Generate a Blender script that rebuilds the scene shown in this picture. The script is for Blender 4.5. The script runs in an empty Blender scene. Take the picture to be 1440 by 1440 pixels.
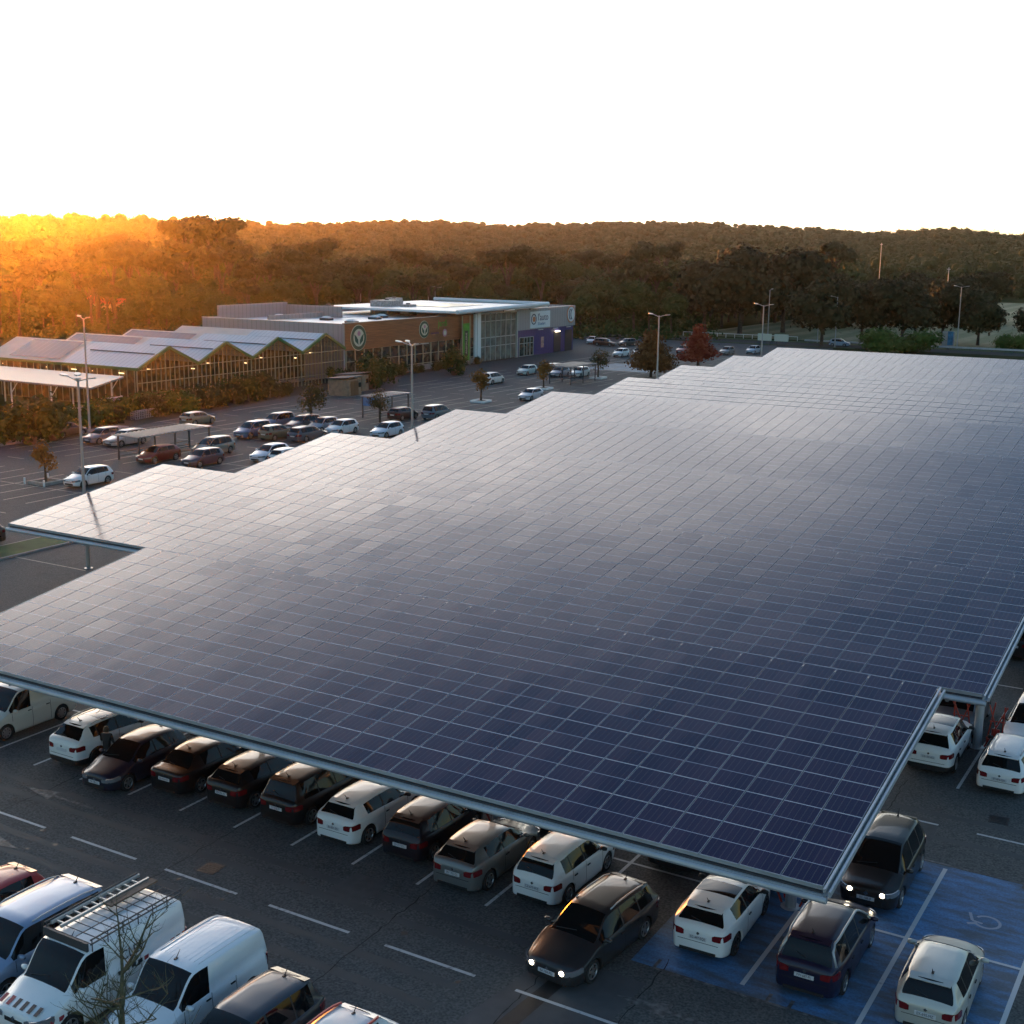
import bpy, bmesh, math, random
import numpy as np
from mathutils import Vector, Matrix
R = math.radians
random.seed(7); np.random.seed(7)
scn = bpy.context.scene
COL = scn.collection

# ------------------------------------------------------------------ camera
CAM_H = 19.4
YAW, PITCH, ROLL, FPX = R(30.579), R(-11.711), R(0.619), 1816.73
fwd = Vector((-math.sin(YAW)*math.cos(PITCH), math.cos(YAW)*math.cos(PITCH), math.sin(PITCH)))
rgt = Vector((math.cos(YAW), math.sin(YAW), 0)); upv = rgt.cross(fwd)
Rr = math.cos(ROLL)*rgt + math.sin(ROLL)*upv; Uu = -math.sin(ROLL)*rgt + math.cos(ROLL)*upv
cd = bpy.data.cameras.new('camera'); cam = bpy.data.objects.new('camera', cd); COL.objects.link(cam)
cam.matrix_world = Matrix(((Rr.x, Uu.x, -fwd.x, 0), (Rr.y, Uu.y, -fwd.y, 0), (Rr.z, Uu.z, -fwd.z, CAM_H), (0, 0, 0, 1)))
cd.sensor_fit = 'HORIZONTAL'; cd.sensor_width = 36; cd.lens = 36*FPX/1440
cd.clip_start = 0.5; cd.clip_end = 12000
scn.camera = cam
HAZE_D, HAZE_G = .00003, .9
SKY_K = .12
SKY_GLOW = (15, 37, 1.05)
# ------------------------------------------------------------------ light
SUN_AZ = R(52.2)      # degrees left of +Y
SUN_EL = R(2.8)
w = bpy.data.worlds.new('World'); scn.world = w; w.use_nodes = True
nt = w.node_tree; bg = nt.nodes['Background']
sky = nt.nodes.new('ShaderNodeTexSky'); sky.sky_type = 'NISHITA'; sky.sun_disc = False
sky.sun_elevation = SUN_EL; sky.sun_rotation = -SUN_AZ
sky.air_density = 1.0; sky.dust_density = 0.5; sky.ozone_density = 2.3
bg.inputs[1].default_value = SKY_K
# warm glow band added to the low sun-side sky to brighten panel reflections
N_ = nt.nodes.new; Lk = nt.links.new
tc = N_('ShaderNodeTexCoord'); sp = N_('ShaderNodeSeparateXYZ'); Lk(tc.outputs['Generated'], sp.inputs[0])
m1 = N_('ShaderNodeMapRange'); m1.interpolation_type = 'SMOOTHSTEP'; Lk(sp.outputs[2], m1.inputs[0])
for i_, v_ in enumerate((math.sin(R(SKY_GLOW[0])), math.sin(R(SKY_GLOW[1])), 1., 0.)): m1.inputs[i_+1].default_value = v_
dt = N_('ShaderNodeVectorMath'); dt.operation = 'DOT_PRODUCT'; Lk(tc.outputs['Generated'], dt.inputs[0]); dt.inputs[1].default_value = (-math.sin(SUN_AZ), math.cos(SUN_AZ), 0)
m2 = N_('ShaderNodeMapRange'); m2.interpolation_type = 'SMOOTHSTEP'; Lk(dt.outputs['Value'], m2.inputs[0])
for i_, v_ in enumerate((.60, .97, 0., 1.)): m2.inputs[i_+1].default_value = v_
mm = N_('ShaderNodeMath'); mm.operation = 'MULTIPLY'; Lk(m1.outputs[0], mm.inputs[0]); Lk(m2.outputs[0], mm.inputs[1])
vc = N_('ShaderNodeVectorMath'); vc.operation = 'SCALE'; vc.inputs[0].default_value = tuple(c/SKY_K*SKY_GLOW[2] for c in (1.0, .86, .72)); 
mp_ = N_('ShaderNodeMapping'); mp_.inputs['Scale'].default_value = (1.4, 1.4, 6.0); Lk(tc.outputs['Generated'], mp_.inputs[0])
nz_ = N_('ShaderNodeTexNoise'); nz_.inputs['Scale'].default_value = 3.0; nz_.inputs['Detail'].default_value = 3; Lk(mp_.outputs[0], nz_.inputs['Vector'])
m3 = N_('ShaderNodeMapRange'); Lk(nz_.outputs['Fac'], m3.inputs[0])
for i_, v_ in enumerate((.34, .64, .35, 1.6)): m3.inputs[i_+1].default_value = v_
m4 = N_('ShaderNodeMath'); m4.operation = 'MULTIPLY'; Lk(mm.outputs[0], m4.inputs[0]); Lk(m3.outputs[0], m4.inputs[1]); Lk(m4.outputs[0], vc.inputs['Scale'])
ad = N_('ShaderNodeVectorMath'); ad.operation = 'ADD'; Lk(sky.outputs[0], ad.inputs[0]); Lk(vc.outputs[0], ad.inputs[1]); Lk(ad.outputs[0], bg.inputs[0])
sl = bpy.data.lights.new('sun', 'SUN'); sun = bpy.data.objects.new('sun', sl); COL.objects.link(sun)
sdir = Vector((-math.sin(SUN_AZ)*math.cos(SUN_EL), math.cos(SUN_AZ)*math.cos(SUN_EL), math.sin(SUN_EL)))
sun.rotation_euler = sdir.to_track_quat('Z', 'Y').to_euler(); sun.location = (0, 0, 60)
sl.energy = 3.2; sl.angle = R(0.5); sl.color = (1.0, 0.29, 0.02)
scn.view_settings.view_transform = 'Standard'; scn.view_settings.look = 'None'
scn.view_settings.exposure = 2.28; scn.view_settings.gamma = 1.0
scn.cycles.use_denoising = True
scn.cycles.max_bounces = 6; scn.cycles.diffuse_bounces = 2; scn.cycles.glossy_bounces = 3
scn.cycles.transmission_bounces = 4; scn.cycles.transparent_max_bounces = 8; scn.cycles.volume_bounces = 0
scn.cycles.use_adaptive_sampling = True; scn.cycles.adaptive_threshold = 0.02

# ------------------------------------------------------------------ materials
def mat(name, col=(.5, .5, .5), rough=.6, metal=0., emit=None, estr=0., var=0., vscale=3., coat=0., bump=0., bscale=20., spec=None):
    m = bpy.data.materials.new(name); m.use_nodes = True
    n = m.node_tree.nodes; l = m.node_tree.links; b = n['Principled BSDF']
    b.inputs['Base Color'].default_value = (*col, 1); b.inputs['Roughness'].default_value = rough
    b.inputs['Metallic'].default_value = metal
    if coat: b.inputs['Coat Weight'].default_value = coat; b.inputs['Coat Roughness'].default_value = .04
    if spec is not None: b.inputs['Specular IOR Level'].default_value = spec
    if emit: b.inputs['Emission Color'].default_value = (*emit, 1); b.inputs['Emission Strength'].default_value = estr
    if var or bump:
        g = n.new('ShaderNodeNewGeometry'); t = n.new('ShaderNodeTexNoise'); t.inputs['Scale'].default_value = vscale
        t.inputs['Detail'].default_value = 4; l.new(g.outputs['Position'], t.inputs['Vector'])
    if var:
        r = n.new('ShaderNodeValToRGB'); e = r.color_ramp.elements
        e[0].position = .3; e[1].position = .7
        e[0].color = (*[max(0, c*(1-var)) for c in col], 1); e[1].color = (*[min(1, c*(1+var)) for c in col], 1)
        l.new(t.outputs['Fac'], r.inputs['Fac']); l.new(r.outputs[0], b.inputs['Base Color'])
    if bump:
        t2 = n.new('ShaderNodeTexNoise'); t2.inputs['Scale'].default_value = bscale; l.new(g.outputs['Position'], t2.inputs['Vector'])
        bp = n.new('ShaderNodeBump'); bp.inputs['Strength'].default_value = bump; bp.inputs['Distance'].default_value = .02
        l.new(t2.outputs['Fac'], bp.inputs['Height']); l.new(bp.outputs[0], b.inputs['Normal'])
    return m

class NT:
    """tiny node helper"""
    def __init__(s, m): s.m = m; s.n = m.node_tree.nodes; s.l = m.node_tree.links
    def val(s, sock, v):
        if hasattr(v, 'links'): s.l.new(v, sock)
        elif isinstance(v, (tuple, list)): sock.default_value = v if len(v) == len(sock.default_value) else (*v, 1)
        else: sock.default_value = v
    def math(s, op, a, b=None, c=None):
        k = s.n.new('ShaderNodeMath'); k.operation = op; s.val(k.inputs[0], a)
        if b is not None: s.val(k.inputs[1], b)
        if c is not None: s.val(k.inputs[2], c)
        return k.outputs[0]
    def mix(s, f, a, b):
        k = s.n.new('ShaderNodeMix'); k.data_type = 'RGBA'; s.val(k.inputs[0], f); s.val(k.inputs[6], a); s.val(k.inputs[7], b); return k.outputs[2]
    def noise(s, vec, scale, detail=3, out='Fac'):
        k = s.n.new('ShaderNodeTexNoise'); k.inputs['Scale'].default_value = scale; k.inputs['Detail'].default_value = detail
        if vec is not None: s.l.new(vec, k.inputs['Vector'])
        return k.outputs[out]
    def ramp(s, f, p0, c0, p1, c1):
        k = s.n.new('ShaderNodeValToRGB'); e = k.color_ramp.elements; e[0].position = p0; e[1].position = p1
        e[0].color = (*c0, 1) if len(c0) == 3 else c0; e[1].color = (*c1, 1) if len(c1) == 3 else c1; s.l.new(f, k.inputs[0]); return k.outputs[0]
    def maprange(s, f, a, b, c=0., d=1.):
        k = s.n.new('ShaderNodeMapRange'); s.l.new(f, k.inputs[0])
        for i, v in enumerate((a, b, c, d)): k.inputs[i+1].default_value = v
        return k.outputs[0]
    def pos(s): return s.n.new('ShaderNodeNewGeometry').outputs['Position']
    def sep(s, v): k = s.n.new('ShaderNodeSeparateXYZ'); s.l.new(v, k.inputs[0]); return k.outputs
    def stretch(s, v, sx, sy, sz):
        k = s.n.new('ShaderNodeMapping'); s.l.new(v, k.inputs[0]); k.inputs['Scale'].default_value = (sx, sy, sz); return k.outputs[0]

def asphalt_mat(name, base=(.084, .090, .092), tint=(.104, .106, .102)):
    m = mat(name, base, .9, spec=.15); t = NT(m); p = t.pos(); b = t.n['Principled BSDF']
    big = t.noise(p, .09, 4); fine = t.noise(p, 14, 2); mid = t.noise(p, 1.1, 4)
    c = t.mix(t.maprange(big, .35, .65), (*base, 1), (*tint, 1))
    c = t.mix(t.math('MULTIPLY', t.maprange(mid, .5, .75), .35), c, (.05, .052, .054, 1))
    c2 = t.mix(t.maprange(fine, .3, .7), (.6, .6, .6, 1), (1.4, 1.4, 1.4, 1))
    k = t.n.new('ShaderNodeMix'); k.data_type = 'RGBA'; k.blend_type = 'MULTIPLY'; k.inputs[0].default_value = 1
    t.l.new(c, k.inputs[6]); t.l.new(c2, k.inputs[7]); t.l.new(k.outputs[2], b.inputs['Base Color'])
    bp = t.n.new('ShaderNodeBump'); bp.inputs['Strength'].default_value = .35; bp.inputs['Distance'].default_value = .02
    t.l.new(t.noise(p, 30, 2), bp.inputs['Height']); t.l.new(bp.outputs[0], b.inputs['Normal'])
    return m

def paint_mat(name, col, metal=0., rough=.35):
    m = mat(name, col, rough, metal, coat=.45, spec=.35); t = NT(m); p = t.pos(); b = t.n['Principled BSDF']
    d = t.maprange(t.noise(p, 5, 3), .35, .8, 0, .12)
    t.l.new(t.mix(d, (*col, 1), (*[c_*.8+.012 for c_ in col], 1)), b.inputs['Base Color'])
    return m

M = {}
M['asphalt'] = asphalt_mat('asphalt_mat')
M['asphalt_light'] = asphalt_mat('asphalt_light_mat', (.065, .066, .067), (.08, .078, .075))
M['tyre'] = mat('tyre_mat', (.015, .015, .016), .8)
M['rim'] = mat('rim_mat', (.35, .35, .36), .35, .8)
M['rim_dark'] = mat('rim_dark_mat', (.05, .05, .055), .4, .6)
M['glass'] = mat('car_glass_mat', (.006, .008, .009), .04)
M['glass'].node_tree.nodes['Principled BSDF'].inputs['Specular IOR Level'].default_value = .35
M['trim'] = mat('black_trim_mat', (.014, .014, .015), .55)
M['seam'] = mat('seam_mat', (.02, .02, .02), .7)
M['chrome'] = mat('chrome_mat', (.6, .6, .62), .15, 1)
M['tail'] = mat('tail_light_mat', (.14, .008, .012), .25, coat=.3)
M['head'] = mat('head_light_mat', (.22, .23, .25), .12, .3, coat=1)
M['head_on'] = mat('head_light_on_mat', (.8, .7, .55), .2, emit=(1, .84, .6), estr=4.0)
M['tail_on'] = mat('tail_light_on_mat', (.4, .02, .02), .3, emit=(1, .2, .05), estr=1.5)
M['plate'] = mat('plate_mat', (.55, .57, .6), .4)
M['plate_ink'] = mat('plate_ink_mat', (.02, .02, .03), .5)
M['steel'] = mat('galvanised_steel_mat', (.42, .45, .48), .42, .35, var=.12, vscale=1.5)
M['steel_dark'] = mat('dark_steel_mat', (.06, .06, .065), .6, .2)
M['red_steel'] = mat('red_steel_mat', (.35, .035, .02), .5, var=.2, vscale=4)
M['white_trim'] = mat('white_trim_mat', (.7, .72, .72), .5)
M['pole'] = mat('lamp_pole_mat', (.33, .34, .35), .45, .4)
M['lamp_head'] = mat('lamp_head_mat', (.4, .4, .41), .4, .2)
def road_paint(name, col, wear=.5):
    m = mat(name, col, .7); t = NT(m); p = t.pos(); b = t.n['Principled BSDF']
    f = t.math('ADD', t.noise(p, 6, 4), t.math('MULTIPLY', t.noise(p, .7, 2), .5))
    t.l.new(t.mix(t.maprange(f, wear+.1, wear+.42), (*col, 1), (.055, .056, .056, 1)), b.inputs['Base Color'])
    return m
M['line'] = road_paint('line_paint_mat', (.50, .51, .51), .70)
M['line_old'] = road_paint('old_line_paint_mat', (.17, .175, .18), .42)
M['line_left'] = road_paint('left_lot_paint_mat', (.34, .33, .28), .66)
M['blue_bay'] = mat('blue_bay_mat', (.03, .09, .25), .7)
t = NT(M['blue_bay']); p = t.pos(); b = t.n['Principled BSDF']
f = t.math('ADD', t.noise(t.stretch(p, .35, 1.3, 1), 2.2, 5), t.math('MULTIPLY', t.noise(p, .35, 2), .55))
c = t.mix(t.maprange(f, .58, .90), (.08, .24, .50, 1), (.07, .11, .16, 1))
c = t.mix(t.maprange(t.noise(p, 16, 2), .35, .7, 0, .45), c, (.04, .05, .07, 1))
t.l.new(c, b.inputs['Base Color'])

# ------------------------------------------------------------------ helpers
def link(o, parent=None):
    COL.objects.link(o)
    if parent: o.parent = parent
    return o
def tag(o, label=None, cat=None, group=None, kind=None):
    if label: o['label'] = label
    if cat: o['category'] = cat
    if group: o['group'] = group
    if kind: o['kind'] = kind
    return o
def empty(name, loc=(0, 0, 0), rz=0., label=None, cat=None, group=None):
    o = bpy.data.objects.new(name, None); COL.objects.link(o); o.empty_display_size = .3
    o.location = loc; o.rotation_euler = (0, 0, rz); return tag(o, label, cat, group)
def kids(o): return [c for c in o.children]
def copy_tree(o, parent=None):
    c = o.copy(); COL.objects.link(c); c.parent = parent
    for ch in list(o.children): copy_tree(ch, c)
    return c

class MB:
    def __init__(s): s.v = []; s.f = []; s.m = []; s.uv = None
    def add(s, vs, fs, mi=0):
        o = len(s.v); s.v += [tuple(v) for v in vs]; s.f += [tuple(i+o for i in f) for f in fs]; s.m += [mi]*len(fs); return s
    def box(s, x0, x1, y0, y1, z0, z1, mi=0, M4=None):
        vs = [(x, y, z) for z in (z0, z1) for (x, y) in ((x0, y0), (x1, y0), (x1, y1), (x0, y1))]
        if M4 is not None: vs = [M4 @ Vector(v) for v in vs]
        return s.add(vs, [(0, 3, 2, 1), (4, 5, 6, 7), (0, 1, 5, 4), (1, 2, 6, 5), (2, 3, 7, 6), (3, 0, 4, 7)], mi)
    def quad(s, a, b, c, d, mi=0): return s.add([a, b, c, d], [(0, 1, 2, 3)], mi)
    def tube(s, pts, rad, n=8, mi=0, cap=True):
        pts = [Vector(p) for p in pts]; k = len(pts); rad = rad if isinstance(rad, (list, tuple)) else [rad]*k
        vs = []; ref = None
        for i, p in enumerate(pts):
            d = (pts[min(i+1, k-1)]-pts[max(i-1, 0)]).normalized()
            if ref is None: ref = Vector((0, 0, 1)) if abs(d.z) < .9 else Vector((1, 0, 0))
            a = d.cross(ref).normalized(); b = a.cross(d).normalized(); ref = b
            for j in range(n):
                t = 2*math.pi*j/n; vs.append(p+(a*math.cos(t)+b*math.sin(t))*rad[i])
        fs = [(i*n+j, i*n+(j+1) % n, (i+1)*n+(j+1) % n, (i+1)*n+j) for i in range(k-1) for j in range(n)]
        if cap: fs += [tuple(range(n-1, -1, -1)), tuple((k-1)*n+j for j in range(n))]
        return s.add(vs, fs, mi)
    def lathe(s, prof, n=16, c=(0, 0, 0), axis='z', mi=0):
        vs = []
        for (r, h) in prof:
            for j in range(n):
                a = 2*math.pi*j/n; x, y = r*math.cos(a), r*math.sin(a)
                v = (x, y, h) if axis == 'z' else ((h, x, y) if axis == 'x' else (x, h, y))
                vs.append((v[0]+c[0], v[1]+c[1], v[2]+c[2]))
        k = len(prof)
        fs = [(i*n+j, i*n+(j+1) % n, (i+1)*n+(j+1) % n, (i+1)*n+j) for i in range(k-1) for j in range(n)]
        return s.add(vs, fs, mi)
    def build(s, name, mats, parent=None, smooth=False, loc=None):
        me = bpy.data.meshes.new(name); me.from_pydata(s.v, [], s.f)
        if not isinstance(mats, (list, tuple)): mats = [mats]
        for m in mats: me.materials.append(m)
        if len(mats) > 1: me.polygons.foreach_set('material_index', s.m)
        if smooth: me.polygons.foreach_set('use_smooth', [True]*len(s.f))
        me.update(); o = bpy.data.objects.new(name, me); link(o, parent)
        if loc: o.location = loc
        return o
def text_obj(name, txt, size, m, parent, loc, rot, ext=.004, align='CENTER', sx=1.):
    c = bpy.data.curves.new(name, 'FONT'); c.body = txt; c.size = size; c.extrude = ext; c.align_x = align; c.align_y = 'CENTER'
    t_ = bpy.data.objects.new('text_source', c); me = bpy.data.meshes.new_from_object(t_); bpy.data.objects.remove(t_)
    me.materials.clear(); me.materials.append(m)
    o = bpy.data.objects.new(name, me); link(o, parent); o.location = loc; o.rotation_euler = rot; o.scale = (sx, 1, 1); return o
# ------------------------------------------------------------------ ground
HZ = [(-400, 306), (0, 309), (60, 306), (150, 309), (230, 313), (330, 318), (430, 321), (550, 323), (640, 324), (720, 329), (760, 325), (880, 323), (1000, 324), (1100, 329), (1160, 332), (1200, 336), (1260, 333), (1320, 330), (1400, 337), (1440, 338), (1800, 332)]
def hill(x, y):
    """terrain height: flat lot, wooded ridges rising towards the horizon"""
    d = x*rgt.x+y*rgt.y; f0 = x*-math.sin(YAW)+y*math.cos(YAW)
    r = math.hypot(x, y)
    if f0 <= 10: return 0.
    px = 720+FPX*d/f0
    px = min(max(px, -400), 1800)
    for (a, ya), (b_, yb) in zip(HZ, HZ[1:]):
        if px <= b_: yy = ya+(yb-ya)*(px-a)/(b_-a); break
    k = min(1, max(0, px/700)); rr = 720+k*900      # ridge distance
    el = (355+.0034*px-yy)/FPX
    top = CAM_H+rr*el-14.5-(6.5 if px < 420 else (6.5-(px-420)/160*4.5 if px < 580 else 2.))
    s = min(1, max(0, (r-(330+k*170))/(rr-(330+k*170)))); s = s*s*(3-2*s)
    return top*s if r < rr else top*max(.6, 1-(r-rr)/3000)
ang = np.radians(np.linspace(0, 360, 145)); rad = [0, 40, 120, 220, 300, 360, 420, 480, 560, 640, 720, 800, 900, 1000, 1100, 1200, 1350, 1500, 1620, 1800, 2200, 3000, 4500, 6500]
g = MB(); vs = []; fs = []
na = 144
for r_ in rad[1:]:
    for a in ang[:-1]:
        x, y = r_*math.cos(a), r_*math.sin(a); vs.append((x, y, hill(x, y)))
vs.append((0, 0, 0)); c0 = len(vs)-1
for j in range(na): fs.append((c0, j, (j+1) % na))
for i in range(len(rad)-2):
    for j in range(na): fs.append((i*na+j, (i+1)*na+j, (i+1)*na+(j+1) % na, i*na+(j+1) % na))
g.add(vs, fs)
gm = mat('grassland_mat', (.05, .06, .025), 1.0, spec=0.); t = NT(gm); p = t.pos(); vl = t.n.new('ShaderNodeVectorMath'); vl.operation = 'LENGTH'; t.l.new(p, vl.inputs[0]); woods = t.maprange(vl.outputs['Value'], 560, 640)
c = t.mix(t.maprange(t.noise(p, .03, 4), .35, .65), (.035, .05, .018, 1), (.09, .085, .04, 1))
c = t.mix(t.maprange(t.noise(p, 1.5, 4), .4, .7, 0, .5), c, (.03, .035, .014, 1)); t.l.new(t.mix(woods, c, (.012, .016, .006, 1)), t.n['Principled BSDF'].inputs['Base Color'])
tag(g.build('ground', gm, smooth=True), kind='structure')

def sheet(name, polys, m, z, kind='structure'):
    b_ = MB()
    for pl in polys: b_.add([(x, y, z) for x, y in pl], [tuple(range(len(pl)))])
    return tag(b_.build(name, m), kind=kind)
def rect(x0, x1, y0, y1): return [(x0, y0), (x1, y0), (x1, y1), (x0, y1)]
sheet('car_park_asphalt', [[(-118, -30), (40, -30), (40, 240), (-72, 240), (-76, 252), (-150, 252), (-150, 218), (-118, 218)]], M['asphalt'], .02)
sheet('access_road', [[(-170, 262), (40, 262), (40, 254.5), (-170, 254.5)], [(-150, 240), (-142, 240), (-142, 254.5), (-150, 254.5)]], M['asphalt_light'], .05)
grass_m = mat('verge_grass_mat', (.05, .085, .02), .95, var=.35, vscale=.8)
sheet('grass_verge', [rect(-108, -72, 252.5, 254.2), rect(-120, 60, 262.3, 266)], grass_m, .06)
fm = mat('field_mat', (.12, .13, .055), .95); t = NT(fm); p = t.pos()
wv = t.n.new('ShaderNodeTexWave'); wv.inputs['Scale'].default_value = .045; wv.inputs['Distortion'].default_value = 1.2; t.l.new(t.stretch(p, 1, .25, 1), wv.inputs['Vector'])
c = t.mix(t.maprange(wv.outputs['Fac'], .3, .8), (.10, .12, .045, 1), (.19, .18, .09, 1))
c = t.mix(t.maprange(t.noise(p, .4, 5), .4, .7, 0, .5), c, (.07, .09, .035, 1)); t.l.new(c, t.n['Principled BSDF'].inputs['Base Color'])
fb = MB(); 
for i in range(14):
    for j in range(10):
        def q(a, b_): x = -115+a*15; y = 268+b_*24; return (x, y, hill(x, y)+.15)
        fb.quad(q(i, j), q(i+1, j), q(i+1, j+1), q(i, j+1))
tag(fb.build('mown_field', fm), kind='structure')

# markings
X0, Y0, L = -33.593, 30.19, 4.8
def bar(b_, x0, y0, x1, y1, wd, z):
    d = Vector((x1-x0, y1-y0)); n = Vector((-d.y, d.x)).normalized()*wd/2
    b_.quad((x0-n.x, y0-n.y, z), (x1-n.x, y1-n.y, z), (x1+n.x, y1+n.y, z), (x0+n.x, y0+n.y, z))
mk = MB(); mo = MB(); ZM = .026
HEADS = [18.7] + [34.96+16.4*k for k in range(12)]
for hi, hy in enumerate(HEADS):
    for i in range(-10, 30):
        x = X0+2.5*i
        if hi <= 1 and i > 8: continue
        if hi == 1 and i == 8: continue
        if x > 3 or x < -50: continue
        for (a, b_) in ((hy-L, hy), (hy, hy+L)):
            bar(mk, x+(0. if hi < 2 else .18), a, x+(0. if hi < 2 else .18), b_, .11, ZM)
    bar(mk, -50, hy, 3 if hi != 1 else -13.7, hy, .1, ZM+.0005)
# aisle dashes
for hy in HEADS:
    ay = hy+8.1 if hy > 20 else 26.8
    x = -54.0
    while x < 3:
        bar(mk, x, ay, x+3.0, ay, .11, ZM); x += 4.27
# left lot
for k in range(1, 12):
    hy = 35+16.5*k
    x = -104.5
    while x < (-60 if k > 1 else -72):
        for (a, b_) in ((hy-5, hy), (hy, hy+5)): bar(mo, x, a, x, b_, .15, ZM)
        x += 2.5
    bar(mo, -104.5, hy, -60, hy, .11, ZM+.0005)
    x = -103
    while x < -60:
        bar(mo, x, hy+8.4, x+2.2, hy+8.4, .12, ZM); x += 4.6
for x in (-111.0,):
    y = 100
    while y < 215: bar(mo, x+6.5, y, x+6.5, y+3, .2, ZM+.001); y += 6.5
tag(mk.build('parking_lines', M['line']), kind='structure'); tag(mo.build('worn_parking_lines', M['line_left']), kind='structure')
# faded arrows in the aisle
ar = MB()
def arrow(x, y, dx):
    bar(ar, x, y, x+dx*3.2, y, .12, ZM+.001)
    ar.add([(x-dx*.2, y, ZM+.0035), (x+dx*1.3, y+.34, ZM+.0035), (x+dx*1.3, y-.34, ZM+.0035)], [(0, 1, 2) if dx < 0 else (0, 2, 1)])
arrow(-37.0, 28.7, 1); arrow(-13.0, 28.0, 1); arrow(-33.6, 25.3, -1)
tag(ar.build('faded_aisle_arrow', M['line_old']), kind='structure')
# patched asphalt lane and cracks
pm = mat('patched_lane_mat', (.075, .077, .08), .8, var=.12, vscale=2)
sheet('patched_lane', [[(-16.6, 21), (-12.9, 21), (-12.75, 28.9), (-15.6, 28.9)]], pm, .0225)
sheet('patched_lane_stain', [[(-15.6, 21), (-15.0, 21), (-14.55, 28.3), (-15.0, 28.3)]], mat('oil_stain_mat', (.018, .018, .019), .6, var=.3, vscale=3), .0235)
ck = MB()
def crack(x0, y0, x1, y1, wd=.035):
    n = 26; p0 = None
    for i in range(n+1):
        u = i/n; x = x0+(x1-x0)*u+random.uniform(-.06, .06); y = y0+(y1-y0)*u+random.uniform(-.05, .05)
        if p0: bar(ck, p0[0], p0[1], x, y, wd*random.uniform(.5, 1.3), .0245)
        p0 = (x, y)
for k in range(5): crack(-44+k*7.9, 23, -44.3+k*7.9, 30.4)
crack(-10.1, 40.4, -10.2, 46.4); crack(-50, 24.2, -38, 23.9); crack(-15.2, 23, -15.4, 30)
tag(ck.build('asphalt_cracks', mat('crack_mat', (.014, .014, .014), .9)), kind='structure')
tm = MB()
for x0_, y0_, x1_, y1_ in ((-52, 25.2, -17, 25.0), (-52, 26.0, -17, 26.1), (-50, 28.3, -16, 28.1), (-50, 29.1, -16, 29.0), (-12, 42.0, 0, 42.1), (-12, 43.9, 0, 44.0)): bar(tm, x0_, y0_, x1_, y1_, .32, .0215)
tag(tm.build('tyre_wear', mat('tyre_wear_mat', (.066, .07, .072), .85, var=.12, vscale=.8)), kind='structure')
rp = MB()
for x0_, y0_, w_, h_ in ((-30.5, 24.2, 3.2, 1.1), (-23.2, 28.2, 1.4, 1.6), (-40, 26.9, 2.4, 1.0), (-9.4, 41.2, 1.2, 2.2)): rp.add([(x0_, y0_, .0221), (x0_+w_, y0_+.05, .0221), (x0_+w_-.1, y0_+h_, .0221), (x0_+.05, y0_+h_, .0221)], [(0, 1, 2, 3)])
tag(rp.build('tarmac_patches', mat('tarmac_patch_mat', (.07, .072, .074), .9, var=.15, vscale=3)), kind='structure')
for dx_, dy_, lb_ in ((-27.2, 27.6, 'square iron drain cover in the aisle behind the utility van'), (-6.6, 44.6, 'square iron drain cover in the right-hand aisle')):
    e_ = empty('drain_cover', (dx_, dy_, .02), R(5), lb_, 'drain cover'); mb = MB(); mb.box(-.32, .32, -.32, .32, 0, .012); mb.build('frame', M['trim'], e_); mb = MB()
    for q_ in range(5): mb.box(-.26, .26, -.26+q_*.11, -.19+q_*.11, .0125, .018)
    mb.build('grating', M['trim'], e_)
# oil-dark patches in stalls
ob = MB()
for i in range(60):
    x = random.uniform(-45, -3); y = random.choice([27.5, 26, 43, 44])+random.uniform(-1.5, 1.5); r_ = random.uniform(.03, .12)
    ob.add([(x+r_*math.cos(a), y+r_*math.sin(a), .0228) for a in np.linspace(0, 6.28, 7)[:-1]], [tuple(range(6))])
tag(ob.build('oil_spots', mat('oil_spot_mat', (.02, .02, .02), .5)), kind='structure')
# blue bays
sheet('blue_bay_paint', [rect(-13.6, -4.25, 29.75, 40.1)], M['blue_bay'], .0235)
bl = MB()
for x in (-10.53, -7.36, -4.2): bar(bl, x, 29.7 if x != -10.53 else 30.2, x, 39.9 if x > -10 else 34.8, .13, .028)
bar(bl, -10.4, 34.96, -4.2, 34.96, .11, .0285)
tag(bl.build('blue_bay_lines', road_paint('bay_line_mat', (.5, .52, .54), .8)), kind='structure')
bo = MB()
bar(bo, -12.9, 29.72, 0, 29.9, .1, .0275); bar(bo, -12.6, 40.2, 0, 40.2, .1, .0275)
for x in (-12.9, -9.7, -9.1, -5.1): bar(bo, x, 29.75, x, 30.2, .1, .028)
for x in (-8.5, -5.0): bar(bo, x, 39.8, x, 40.2, .1, .028)
tag(bo.build('worn_bay_outline', M['line_old']), kind='structure')
# wheelchair symbol
ws = MB(); cx, cy = -5.75, 37.1
n = 20
for i in range(n):
    a0 = R(-150+i*300/n*1.0); a1 = R(-150+(i+1)*300/n*1.0)
    bar(ws, cx+.2+.36*math.cos(a0), cy+.36*math.sin(a0)*1.0, cx+.2+.36*math.cos(a1), cy+.36*math.sin(a1), .09, .029)
bar(ws, cx-.35, cy+.35, cx-.2, cy-.1, .09, .0295); bar(ws, cx-.2, cy-.1, cx+.1, cy-.15, .09, .0297)
bar(ws, cx-.3, cy-.35, cx-.05, cy-.2, .12, .0297)
tag(ws.build('wheelchair_symbol', mat('symbol_paint_mat', (.3, .34, .42), .7)), kind='structure')
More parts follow.
